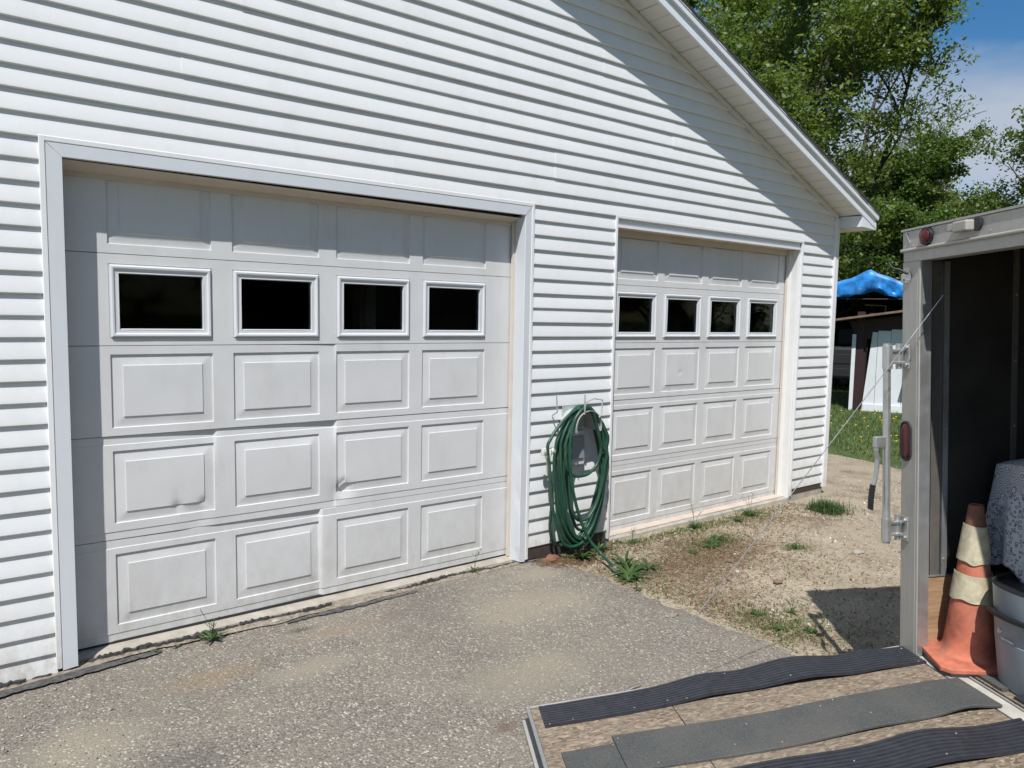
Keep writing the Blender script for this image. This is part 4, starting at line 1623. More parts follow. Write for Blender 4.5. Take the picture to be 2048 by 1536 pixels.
def rubber_mat(name, s0, s1, t0, t1, ribs, lift, thick, mat, tilt=0.0, wav=0.0, bulge=None):
    m = MB()
    ns = max(2, int(abs(s1 - s0) / 0.025))
    prof = []
    if ribs:
        for k in range(ribs):
            u0 = k / ribs
            prof += [(u0 + 0.08 / ribs, thick), (u0 + 0.62 / ribs, thick), (u0 + 0.68 / ribs, thick - 0.0062), (u0 + 0.98 / ribs, thick - 0.0062)]
        prof = [(0.0, 0.0005)] + prof + [(1.0, thick), (1.0, 0.0005)]
    else:
        prof = [(0, 0.0005), (0.0, thick * 0.7), (0.012, thick)] + [(q, thick) for q in np.linspace(0.1, 0.9, 9)] + [(0.988, thick), (1, thick * 0.7), (1, 0.0005)]
    vv, ff = [], []
    c = len(prof)
    for i in range(ns + 1):
        s_ = s0 + (s1 - s0) * i / ns
        l = lift(s_)
        ww = wav * math.sin(s_ * 5.1 + t0 * 9)
        for (u, h) in prof:
            lf = l * (1 - tilt * u) if tilt >= 0 else l * (1 + tilt * (1 - u))
            vv.append(RP(s_, t0 + ww + (t1 - t0) * u, h + lf + 0.0008 * float(vnoise(s_ * 8, u * 4, 3))))
    for i in range(ns):
        for k in range(c - 1):
            ff.append((i * c + k, (i + 1) * c + k, (i + 1) * c + k + 1, i * c + k + 1))
    ff += [tuple(range(c)), tuple(ns * c + k for k in range(c - 1, -1, -1))]
    m.add(vv, ff)
    return m.build(name, mat, parent=ramp_o, smooth=35)


rubber_mat('rubber_strip', 0.0, 1.722, 0.024, 0.196, 9, lift1, 0.010, M['black_rubber'], 0.35, 0.006)
rubber_mat('rubber_strip', -0.02, 1.478, 0.365, 0.615, 0, lambda s_: 0.020 * math.exp(-((s_ - 0.12) / 0.10) ** 2) + 0.010 * math.exp(-((s_ - 0.55) / 0.22) ** 2), 0.011, M['grey_mat'], -0.75, 0.010)
rubber_mat('rubber_strip', 1.4815, 1.694, 0.410, 0.650, 0, lambda s_: 0.001, 0.011, M['grey_mat'])
rubber_mat('rubber_strip', -0.02, 1.70, 0.700, 0.885, 9, lambda s_: 0.028 * math.exp(-((s_ - 0.40) / 0.16) ** 2) + 0.008 * math.exp(-((s_ - 1.0) / 0.2) ** 2), 0.008, M['black_rubber'], 0.35, 0.006)
rubber_mat('rubber_strip', 0.0, 1.70, 1.04, 1.29, 0, lambda s_: 0.003, 0.011, M['grey_mat'])
rubber_mat('rubber_strip', 0.0, 1.70, 1.45, 1.63, 11, lambda s_: 0.003, 0.008, M['black_rubber'])
M['screw'] = plain('screw_head', (0.30, 0.29, 0.27), 0.4, metal=0.4)
me_s = None
for (s_, t_) in ((1.70, 0.032), (1.70, 0.188), (1.60, 0.183), (1.33, 0.172), (1.42, 0.03), (1.52, 0.03), (1.10, 0.18), (0.62, 0.165), (0.87, 0.038), (0.02, 0.05), (0.03, 0.185), (1.18, 0.162),
                 (1.49, 0.425), (1.46, 0.385), (1.36, 0.59), (1.05, 0.56), (0.88, 0.60), (0.95, 0.44), (0.62, 0.41), (0.47, 0.52), (0.55, 0.38), (1.10, 0.72), (0.70, 0.78), (0.40, 0.86), (0.28, 0.75)):
    if me_s is None:
        m = MB()
        m.lathe([(0.0, 0.0025), (0.0024, 0.002), (0.0038, 0.0)], 8)
        so = m.build('screw', M['screw'], parent=ramp_o)
        me_s = so.data
    else:
        so = link_obj('screw', me_s, ramp_o)
    lf = lift1(s_) * (1 - 0.35 * (t_ - 0.024) / 0.172) if t_ < 0.3 else 0.0
    if 0.36 < t_ < 0.62:
        lf = (0.020 * math.exp(-((s_ - 0.12) / 0.10) ** 2) + 0.010 * math.exp(-((s_ - 0.55) / 0.22) ** 2)) * (1 - 0.75 * (1 - (t_ - 0.365) / 0.25)) + 0.003
    if t_ > 0.69:
        u = (t_ - 0.7) / 0.185
        lf = (0.028 * math.exp(-((s_ - 0.40) / 0.16) ** 2) + 0.008 * math.exp(-((s_ - 1.0) / 0.2) ** 2)) * (1 - 0.35 * u)
    so.location = RP(s_, t_, 0.0098 + lf)

# lifting cable from the post top to the ramp side
c0 = Vector((0.060, -0.190, 1.62))
c1 = Vector(RP(1.245, -0.016, 0.004))
m = MB()
pts = [c0.lerp(c1, k / 30) - Vector((0, 0, 0.012 * math.sin(math.pi * k / 30))) for k in range(31)]
m.tube(pts, 0.0020, 6)
m.build('lift_cable', M['zinc'], parent=trailer, smooth=60)
m = MB()
m.tube([RP(1.245, -0.016, 0.004), RP(1.275, -0.014, 0.004), RP(1.325, -0.010, -0.012)], [0.006, 0.009, 0.007], 10)
m.build('cable_clamp', M['shade_metal'], parent=ramp_o, smooth=50)

# ---------------------------------------------------------------- things in the trailer
def place(o):
    o.matrix_world = TM @ o.matrix_basis


cone = empty('traffic_cone')
cone.matrix_world = TM @ Matrix.Translation((0.205, -0.195, 0.003)) @ Matrix.Rotation(rad(2.2), 4, 'X') @ Matrix.Rotation(rad(-14), 4, 'Z')
tag(cone, 'faded orange traffic cone with two dirty cream collars in the trailer', 'traffic cone')
m = MB()
b_ = 0.190
pts = [(-b_ + 0.03, -b_), (b_ - 0.03, -b_), (b_, -b_ + 0.03), (b_, b_ - 0.03), (b_ - 0.03, b_), (-b_ + 0.03, b_), (-b_, b_ - 0.03), (-b_, -b_ + 0.03)]
m.prism(pts, 'z', 0.014, 0.0362)
m.build('base', M['orange'], parent=cone, bevel=0.005)
m = MB()
pts2 = [(p[0] * 0.985, p[1] * 0.985) for p in pts]
m.prism(pts2, 'z', 0.0, 0.0135)
m.build('base_pad', M['black_rubber'], parent=cone)


def cr_(z):
    return 0.112 - (0.112 - 0.030) * (z - 0.036) / (0.70 - 0.036)


m = MB()
m.lathe([(0.136, 0.0365), (0.125, 0.040), (0.116, 0.052), (cr_(0.07), 0.07)] + [(cr_(z), z) for z in np.linspace(0.1, 0.61, 12)], 32)
m.build('body', M['orange'], parent=cone, smooth=40)
m = MB()
m.lathe([(cr_(0.61), 0.61), (cr_(0.70), 0.695), (0.027, 0.703), (0.022, 0.700), (0.020, 0.66)], 28)
m.build('tip', M['brown_tip'], parent=cone, smooth=40)
for (z0, z1) in ((0.285, 0.400), (0.455, 0.615)):
    m = MB()
    n = 40
    vv, ff = [], []
    for q, (zz, dr) in enumerate(((z0, 0.004), (z0, 0.0075), (z1, 0.006), (z1, 0.003))):
        for k in range(n):
            a = 2 * math.pi * k / n
            dz = 0.006 * math.sin(3 * a + z0 * 9) + 0.003 * math.sin(7 * a) if zz == z0 else 0.003 * math.sin(2 * a + 1)
            r_ = cr_(zz) + dr + 0.001 * math.sin(5 * a)
            vv.append((r_ * math.cos(a), r_ * math.sin(a), zz + dz))
    for q in range(3):
        for k in range(n):
            k2 = (k + 1) % n
            ff.append((q * n + k, q * n + k2, (q + 1) * n + k2, (q + 1) * n + k))
    m.add(vv, ff)
    m.build('reflective_collar', M['cream'], parent=cone, smooth=40)

can = empty('trash_can')
can.matrix_world = TM @ Matrix.Translation((0.310, -0.520, 0.003))
tag(can, 'grey plastic step trash can with a black handle in the trailer', 'trash can')
m = MB()
prof = [(0.0, 0.0), (0.150, 0.0), (0.157, 0.012), (0.170, 0.20), (0.1705, 0.203), (0.1685, 0.206), (0.170, 0.209), (0.178, 0.405), (0.180, 0.420)]
n = 40
vv, ff = [], []


def sq(a, r):
    ca, sa = math.cos(a), math.sin(a)
    k = (abs(ca) ** 2.25 + abs(sa) ** 2.25) ** (-1 / 2.25)
    return r * k * ca * 1.10, r * k * sa * 1.15


for (r_, z_) in prof:
    for k in range(n):
        px, py = sq(2 * math.pi * k / n, r_)
        vv.append((px, py, z_))
for i in range(len(prof) - 1):
    for k in range(n):
        k2 = (k + 1) % n
        ff.append((i * n + k, i * n + k2, (i + 1) * n + k2, (i + 1) * n + k))
m.add(vv, ff)
m.build('body', M['grey_plastic'], parent=can, smooth=40)
m = MB()
vv, ff = [], []
pf = [(0.1785, 0.4205), (0.173, 0.4215), (0.170, 0.402), (0.10, 0.398), (0.001, 0.396)]
for (r_, z_) in pf:
    for k in range(n):
        px, py = sq(2 * math.pi * k / n, r_)
        vv.append((px, py, z_))
for i in range(len(pf) - 1):
    for k in range(n):
        k2 = (k + 1) % n
        ff.append((i * n + k, i * n + k2, (i + 1) * n + k2, (i + 1) * n + k))
m.add(vv, ff)
m.build('lid', M['black_plastic'], parent=can, smooth=40)
# handle ledge on the side facing out of the trailer
m = MB()
hp = []
for k in range(9):
    a = rad(146 + 68 * k / 8)
    px, py = sq(a, 0.178)
    hp.append((px, py))
vv, ff = [], []
for (px, py) in hp:
    l = math.hypot(px, py)
    ox, oy = px / l * 0.022, py / l * 0.022
    vv += [(px * 0.97, py * 0.97, 0.318), (px + ox, py + oy, 0.320), (px + ox, py + oy, 0.305), (px * 0.97, py * 0.97, 0.298)]
for i in range(8):
    for k in range(4):
        k2 = (k + 1) % 4
        ff.append((i * 4 + k, i * 4 + k2, (i + 1) * 4 + k2, (i + 1) * 4 + k))
ff += [(0, 1, 2, 3), (32, 35, 34, 33)]
m.add(vv, ff)
m.build('handle', M['black_plastic'], parent=can)
m = MB()
px, py = sq(rad(163), 0.171)
m.tube([(px, py, 0.238), (px - 0.006, py + 0.001, 0.238)], [0.012, 0.010], 16)
m.build('emblem', M['zinc'], parent=can, smooth=40)
m = MB()
px, py = sq(rad(168), 0.1715)
px2, py2 = sq(rad(186), 0.1715)
m.box(min(px, px2) - 0.004, max(px, px2), min(py, py2), max(py, py2), 0.212, 0.219)
m.build('trim_strip', M['white_plastic'], parent=can)

# cloth draped over something stored behind
cl = empty('draped_cloth')
cl.matrix_world = TM
tag(cl, 'grey white paisley cloth draped over stored goods in the trailer', 'cloth')
m = MB()
nt_, nv = 70, 40
vv = []
for j in range(nv + 1):
    v_ = j / nv
    for i in range(nt_ + 1):
        u_ = i / nt_
        # drape runs around from the wall side to the outer side
        fold = 0.022 * math.sin(u_ * 31 + 1.2 * math.sin(v_ * 3)) * v_ ** 1.2 + 0.012 * math.sin(u_ * 57 + 2) * v_ ** 2
        t_ = 0.170 + 0.75 * u_ - (0.085 * v_ + 0.01 * v_ * v_) * (1 - u_) ** 3
        top = 0.905 - 0.02 * (1 - u_) ** 4 + 0.012 * math.sin(u_ * 6)
        bot = 0.43 - 0.02 * math.sin(u_ * 22) - 0.03 * (u_ > 0.25) * math.sin((u_ - 0.25) * 9)
        if v_ < 0.12:
            q = v_ / 0.12
            h_ = top - 0.018 * q * q
            x_ = 0.50 - 0.195 * q
        else:
            q = (v_ - 0.12) / 0.88
            h_ = top - 0.018 - (top - 0.018 - bot) * q
            x_ = 0.305 - 0.01 * math.sin(q * 1.6) - fold * 0.5
        x_ += 0.05 * (1 - u_) ** 8
        vv.append((x_, -t_, h_))
ff = [(j * (nt_ + 1) + i, j * (nt_ + 1) + i + 1, (j + 1) * (nt_ + 1) + i + 1, (j + 1) * (nt_ + 1) + i) for j in range(nv) for i in range(nt_)]
m.add(vv, ff)
co = m.build('cloth', M['paisley'], parent=cl, smooth=60)
sd = co.modifiers.new('thick', 'SOLIDIFY')
sd.thickness = 0.004
bxs = MB().box(0.46, 1.1, -0.93, -0.24, 0.004, 0.875).build('storage_box')if False else None
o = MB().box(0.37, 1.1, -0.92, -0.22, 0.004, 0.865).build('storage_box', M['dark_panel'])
o.matrix_world = TM
tag(o, 'dark storage box under the paisley cloth in the trailer', 'box')
o = tb(0.108, 0.34, 0.372, 0.50, 0.0025, 0.015, 'floor_mat', M['grey_mat'], parent=None)
o.matrix_world = TM
tag(o, 'small grey rubber mat piece on the trailer floor by the sill', 'mat')
o = tb(0.110, 0.60, 0.56, 0.80, 0.0025, 0.013, 'floor_mat', M['black_rubber'], parent=None)
o.matrix_world = TM
tag(o, 'black rubber mat on the trailer floor at the frame edge', 'mat')

# ================================================================= HOSE AND WALL FITTINGS
hx = 3.245
hang = MB()
# curved saddle plate
vv, ff = [], []
nn = 14
for i in range(nn + 1):
    a = rad(200 - 220 * i / nn)
    px, pz = hx + 0.125 * math.cos(a), 0.925 + 0.115 * math.sin(a)
    vv += [(px, YW + 0.0, pz), (px, YW - 0.185, pz), (px, YW - 0.185, pz - 0.004), (px, YW, pz - 0.004)]
for i in range(nn):
    for k in range(4):
        k2 = (k + 1) % 4
        ff.append((i * 4 + k, (i + 1) * 4 + k, (i + 1) * 4 + k2, i * 4 + k2))
hang.add(vv, ff)
hg = hang.build('hose_hanger', M['steel_grey'], smooth=40)
tag(hg, 'grey metal hose hanger with wire hooks on the white siding', 'hanger')
MB().box(hx - 0.11, hx + 0.11, YW - 0.008, YW - 0.002, 0.90, 1.06).build('back_plate', M['steel_grey'], parent=hg)
yf_ = YW - 0.19
for pts, nm in (([(3.20, YW - 0.01, 0.98), (3.185, yf_, 1.02), (3.180, yf_ - 0.004, 1.16)], 'hook'),
                ([(3.04, YW - 0.005, 1.0), (3.02, YW - 0.08, 1.03), (2.995, YW - 0.095, 1.155)], 'hook'),
                ([(3.185, yf_, 1.04), (3.195, yf_, 1.105), (3.275, yf_, 1.128), (3.362, yf_, 1.112), (3.355, yf_, 1.02), (3.335, yf_, 0.985)], 'hook')):
    m = MB()
    m.tube(pts, 0.0055, 8)
    m.build(nm, M['steel_grey'], parent=hg, smooth=40)

loops = [  # offset, left, right, bottom
    (0.030, 3.135, 3.535, 0.110), (0.048, 3.085, 3.545, 0.060), (0.066, 3.040, 3.520, 0.035), (0.084, 3.010, 3.490, 0.020),
    (0.096, 3.050, 3.500, 0.055), (0.108, 2.985, 3.515, 0.040), (0.118, 3.020, 3.470, 0.075), (0.128, 2.885, 3.480, 0.035), (0.140, 3.060, 3.430, 0.225), (0.160, 3.035, 3.375, 0.560)]
path = []
# free end hanging beside the coil
path += [(2.925, YW - 0.110, 0.600), (2.938, YW - 0.110, 0.56), (2.955, YW - 0.108, 0.50), (2.975, YW - 0.10, 0.40), (2.972, YW - 0.09, 0.30), (2.985, YW - 0.07, 0.18), (3.03, YW - 0.055, 0.075), (3.12, YW - 0.045, 0.03), (3.25, YW - 0.04, 0.04), (3.37, YW - 0.036, 0.13), (3.46, YW - 0.032, 0.33), (3.52, YW - 0.030, 0.60)]
hr = random.Random(11)
for i, (of, xl_, xr_, zb_) in enumerate(loops):
    nxt = loops[min(i + 1, len(loops) - 1)]
    nseg = 40
    zt_ = 1.055 + hr.uniform(-0.010, 0.012)
    start = 6 if i == 0 else 0
    for k in range(start, nseg):
        # begin on the right, over the top, down the left, along the bottom
        th = 2 * math.pi * k / nseg
        oo = of + (nxt[0] - of) * k / nseg
        ca, sa = math.cos(th), math.sin(th)
        cxm, hw = 0.5 * (xl_ + xr_), 0.5 * (xr_ - xl_)
        if sa >= 0:     # upper part, round over the saddle
            zc_ = 0.80
            px = cxm + hw * math.copysign(abs(ca) ** 0.75, ca) * (1 if True else 0)
            px = px * (1 - 0.45 * sa) + hx * 0.45 * sa
            pz = zc_ + (zt_ - zc_) * abs(sa) ** 0.85
        else:
            zc_ = 0.80
            px = cxm + hw * math.copysign(abs(ca) ** 0.85, ca) + 0.02 * math.sin(th * 2 + i)
            pz = zc_ - (zc_ - zb_) * abs(sa) ** 0.95
        path.append((px + hr.uniform(-0.003, 0.003), YW - oo, pz))
# tail to the ground
path += [(3.36, YW - 0.165, 0.84), (3.30, YW - 0.170, 1.0), (3.22, YW - 0.172, 1.065), (3.12, YW - 0.172, 1.0), (3.07, YW - 0.175, 0.86), (3.065, YW - 0.178, 0.70), (3.085, YW - 0.182, 0.52), (3.13, YW - 0.185, 0.36), (3.19, YW - 0.19, 0.21),
         (3.25, YW - 0.205, 0.09), (3.30, YW - 0.25, 0.010), (3.31, YW - 0.30, -0.025), (3.29, YW - 0.37, -0.040), (3.265, YW - 0.43, -0.046), (3.235, YW - 0.48, -0.048)]


def catmull(p, sub=4):
    p = [Vector(q) for q in p]
    out = []
    for i in range(len(p) - 1):
        a, b, c, d = p[max(i - 1, 0)], p[i], p[i + 1], p[min(i + 2, len(p) - 1)]
        for k in range(sub):
            t = k / sub
            out.append(0.5 * ((2 * b) + (c - a) * t + (2 * a - 5 * b + 4 * c - d) * t * t + (3 * b - a - 3 * c + d) * t ** 3))
    out.append(p[-1])
    return out


m = MB()
m.tube(catmull(path, 3), 0.0118, 10)
hose = m.build('garden_hose', M['hose'], smooth=60)
tag(hose, 'coiled dark green garden hose hanging on the wall between the doors', 'hose')
m = MB()
m.tube([(3.237, YW - 0.477, -0.048), (3.228, YW - 0.492, -0.049), (3.222, YW - 0.503, -0.050)], [0.0145, 0.0155, 0.0150], 12)
m.build('hose_fitting', M['zinc'], parent=hose, smooth=40)
m = MB()
sp = []
for k in range(90):
    a = k * 0.9
    t = k / 89
    sp.append((2.918 + 0.010 * t + 0.0155 * math.cos(a), YW - 0.110 + 0.0155 * math.sin(a), 0.700 - 0.105 * t))
m.tube(sp, 0.0028, 5)
m.build('spring_guard', M['zinc'], parent=hose, smooth=60)
m = MB()
for (p0, p1, r0, r1) in (((2.918, YW - 0.11, 0.695), (2.908, YW - 0.11, 0.745), 0.014, 0.018), ((2.908, YW - 0.11, 0.735), (2.870, YW - 0.115, 0.775), 0.016, 0.020), ((2.905, YW - 0.11, 0.735), (2.955, YW - 0.11, 0.765), 0.016, 0.020),
                         ((2.945, YW - 0.11, 0.775), (2.975, YW - 0.11, 0.745), 0.018, 0.013), ((2.868, YW - 0.115, 0.785), (2.862, YW - 0.115, 0.735), 0.016, 0.012), ((2.92, YW - 0.125, 0.78), (2.90, YW - 0.13, 0.72), 0.012, 0.016)):
    m.tube([p0, Vector(p0).lerp(Vector(p1), 0.5), p1], [r0, max(r0, r1) * 1.12, r1], 10)
m.build('shutoff_valve', M['white_plastic'], parent=hose, smooth=50)

ob = MB().box(3.185, 3.335, YW - 0.045, YW - 0.001, 0.615, 0.875).build('outlet_box', M['white_plastic'], bevel=0.006)
tag(ob, 'white outdoor outlet box on the siding behind the hose', 'outlet box')
MB().box(3.20, 3.315, YW - 0.058, YW - 0.0455, 0.665, 0.835).build('cover', M['grey_plastic'], parent=ob, bevel=0.004)
# ================================================================= SHED, SHELTER
VD = Vector((math.sin(rad(63.5)), math.cos(rad(63.5)), 0))     # away from camera, between garage and trailer
VR = Vector((VD.y, -VD.x, 0))


def frame_empty(name, loc, yaw_deg):
    o = empty(name)
    f = Vector((math.sin(rad(yaw_deg)), math.cos(rad(yaw_deg)), 0))
    r = Vector((f.y, -f.x, 0))
    o.matrix_world = Matrix.Translation(loc) @ Matrix((r, f, Vector((0, 0, 1)))).transposed().to_4x4()
    return o


# white shed: local x to the right, y away, origin at the left front foot of the white wall
shed = frame_empty('garden_shed', (14.33, 3.37, -0.06), 63.5)
tag(shed, 'small white board shed with dark eave beside the blue tarp shelter', 'shed')
x = 0.0
k = 0
rs = random.Random(5)
while x < 3.2:
    wd = 0.225 + rs.uniform(-0.02, 0.02)
    m = MB()
    slant = 0.13 if k == 0 else 0.0
    zt = 1.60 + 0.03 * k
    m.add([(x, 0, 0.02), (x + wd - 0.006, 0, 0.02), (x + wd - 0.006, 0, zt), (x + slant, 0, zt), (x, 0.03, 0.02), (x + wd - 0.006, 0.03, 0.02), (x + wd - 0.006, 0.03, zt), (x + slant, 0.03, zt)],
          [(0, 1, 2, 3), (4, 7, 6, 5), (0, 3, 7, 4), (1, 5, 6, 2), (3, 2, 6, 7)])
    m.build('board', M['white_board'], parent=shed)
    x += wd
    k += 1
MB().box(0.02, 3.2, -0.03, -0.001, -0.02, 0.16).build('base_board', M['white_board'], parent=shed)
MB().box(-0.16, -0.02, 0.0, 0.12, -0.02, 2.0).build('corner_post', M['maroon'], parent=shed)
MB().box(-0.235, -0.165, -0.02, 0.06, -0.02, 1.55).build('white_post', M['white_board'], parent=shed)
m = MB()
m.add([(-0.15, 0.005, 1.45), (3.2, 0.005, 1.65), (3.2, 0.005, 2.30), (-0.3, 0.005, 1.80), (-0.15, 0.05, 1.45), (3.2, 0.05, 1.65), (3.2, 0.05, 2.30), (-0.3, 0.05, 1.80)], [(0, 1, 2, 3), (4, 7, 6, 5), (0, 3, 7, 4), (0, 4, 5, 1)])
m.v = [(p[0], p[1] + 0.031, p[2]) for p in m.v]
m.build('gable_board', M['maroon'], parent=shed)
m = MB()
m.add([(-0.62, -0.42, 1.80), (3.3, -0.42, 2.42), (3.3, 2.6, 2.42), (-0.62, 2.6, 1.80), (-0.62, -0.42, 1.84), (3.3, -0.42, 2.46), (3.3, 2.6, 2.46), (-0.62, 2.6, 1.84)],
      [(0, 3, 2, 1), (4, 5, 6, 7), (0, 1, 5, 4), (1, 2, 6, 5), (2, 3, 7, 6), (3, 0, 4, 7)])
m.build('roof', M['old_wood'], parent=shed)
MB().box(0.04, 3.2, 2.0, 2.05, 0, 2.0).build('back_wall', M['maroon'], parent=shed)
MB().box(-0.02, 0.03, 0.05, 2.0, 0, 1.75).build('side_wall', M['maroon'], parent=shed)
ml = MB().box(0.72, 1.02, -0.28, -0.032, 0.66, 0.685).build('wall_shelf', M['black_plastic'], parent=shed)
MB().box(0.80, 1.0, -0.24, -0.05, 0.686, 0.80).build('pot', M['black_plastic'], parent=shed)

# tarp shelter
sh = frame_empty('tarp_shelter', (17.05, 4.72, -0.02), 66.0)
tag(sh, 'blue tarp shelter with an arched front behind the white shed', 'shelter')
HW, AP, EV = 1.75, 2.98, 2.02
n = 48


def arch(u):
    """roof line, u in -1..1"""
    a = abs(u)
    return AP - (AP - EV) * (0.80 * a ** 1.06 + 0.20 * a ** 3) - 0.022 * math.sin(a * 9) - 0.012 * math.sin(u * 21)


m = MB()
vv, ff = [], []
for i in range(n + 1):
    u = -1 + 2 * i / n
    top = arch(u)
    low = AP - 0.56 - 0.85 * abs(u) ** 2.3 + 0.035 * math.sin(u * 11 + 1) + 0.02 * math.sin(u * 27)
    for q in range(5):
        t = q / 4
        vv.append((u * HW, -0.05 * math.sin(t * 3 + u * 8) * t - 0.05 * t * math.sin(u * 29 + 6 * t) - 0.04 * t * math.sin(u * 17 - 9 * t), top + (low - top) * t))
for i in range(n):
    for q in range(4):
        ff.append((i * 5 + q, i * 5 + q + 1, (i + 1) * 5 + q + 1, (i + 1) * 5 + q))
m.add(vv, ff)
o = m.build('front_valance', M['tarp_blue'], parent=sh, smooth=60)
o.modifiers.new('t', 'SOLIDIFY').thickness = 0.006
m = MB()
vv, ff = [], []
for j in range(11):
    yy = 5.0 * j / 10
    for i in range(n + 1):
        u = -1 + 2 * i / n
        vv.append((u * HW, yy + 0.002, arch(u) + 0.004 + 0.03 * math.sin(yy * 4 + u * 3) * abs(u) * (j > 0)))
for j in range(10):
    for i in range(n):
        ff.append((j * (n + 1) + i, j * (n + 1) + i + 1, (j + 1) * (n + 1) + i + 1, (j + 1) * (n + 1) + i))
m.add(vv, ff)
o = m.build('roof_tarp', M['tarp_grey'], parent=sh, smooth=60)
o.modifiers.new('t', 'SOLIDIFY').thickness = 0.006
for sx_ in (-1, 1):
    m = MB()
    vv, ff = [], []
    for j in range(12):
        for q in range(6):
            vv.append((sx_ * (HW - 0.02 + 0.03 * math.sin(j * 1.7 + q)), 5.0 * j / 11, EV + 0.02 - (EV - (0.75 if sx_ < 0 else 0.1)) * q / 5))
    for j in range(11):
        for q in range(5):
            ff.append((j * 6 + q, j * 6 + q + 1, (j + 1) * 6 + q + 1, (j + 1) * 6 + q))
    m.add(vv, ff)
    m.build('side_tarp', M['tarp_blue'], parent=sh, smooth=60)
    for yy in (0.05, 2.5, 4.9):
        m = MB()
        m.tube([(sx_ * (HW - 0.06), yy, 0), (sx_ * (HW - 0.06), yy, EV)], 0.025, 8)
        m.build('pole', M['zinc'], parent=sh)
m = MB()
m.tube([(-HW, 0.06, 2.30), (HW, 0.06, 2.30)], 0.013, 8)
m.build('cross_pole', M['skirt'], parent=sh)
m = MB()
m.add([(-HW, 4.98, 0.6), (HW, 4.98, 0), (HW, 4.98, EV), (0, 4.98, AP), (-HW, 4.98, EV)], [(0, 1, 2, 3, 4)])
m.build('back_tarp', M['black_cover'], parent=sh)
m = MB()
m.tube([(0.35, 0.4, 1.7), (0.35, 0.4, 2.15), (-0.1, 0.4, 2.17)], 0.022, 6)
m.build('wood_bracket', M['old_wood'], parent=sh)
# stored machine under the shelter
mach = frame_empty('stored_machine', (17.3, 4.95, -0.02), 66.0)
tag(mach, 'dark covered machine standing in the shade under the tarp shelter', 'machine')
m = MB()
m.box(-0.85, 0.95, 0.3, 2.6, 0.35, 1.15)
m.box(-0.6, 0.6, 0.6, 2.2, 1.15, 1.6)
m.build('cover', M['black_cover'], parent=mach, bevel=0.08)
for (x0, y0) in ((-0.8, 0.4), (0.7, 0.4), (-0.8, 2.2), (0.7, 2.2)):
    m = MB()
    m.tube([(x0, y0, 0.28), (x0 + 0.16, y0, 0.28)], 0.28, 16)
    m.build('wheel', M['black_rubber'], parent=mach, smooth=40)
m = MB()
m.tube([(-0.95, 0.15, 0.95), (0.5, 0.15, 0.98)], 0.007, 6)
m.tube([(-0.95, 0.15, 0.62), (0.5, 0.15, 0.60)], 0.007, 6)
m.build('rail', M['skirt'], parent=mach)


# ================================================================= TREES
def quads_from(centers, size, nrm_bias, r, aspect=1.5):
    """leaf diamonds: centres (n,3) -> verts, faces"""
    n = len(centers)
    nr = r.normal(size=(n, 3))
    nr[:, 2] = np.abs(nr[:, 2]) * 0.7 + nrm_bias
    nr /= np.linalg.norm(nr, axis=1)[:, None]
    t = r.normal(size=(n, 3))
    t -= nr * np.sum(t * nr, 1)[:, None]
    t /= np.linalg.norm(t, axis=1)[:, None]
    bt = np.cross(nr, t)
    s = (size * r.uniform(0.6, 1.35, n))[:, None]
    droop = nr * s * 0.18
    p0 = centers - t * s * 0.5 * aspect
    p1 = centers + bt * s * 0.42 - droop
    p2 = centers + t * s * 0.5 * aspect
    p3 = centers - bt * s * 0.42 - droop
    v = np.stack([p0, p1, p2, p3], 1).reshape(-1, 3)
    f = np.arange(4 * n).reshape(n, 4)
    return v, f


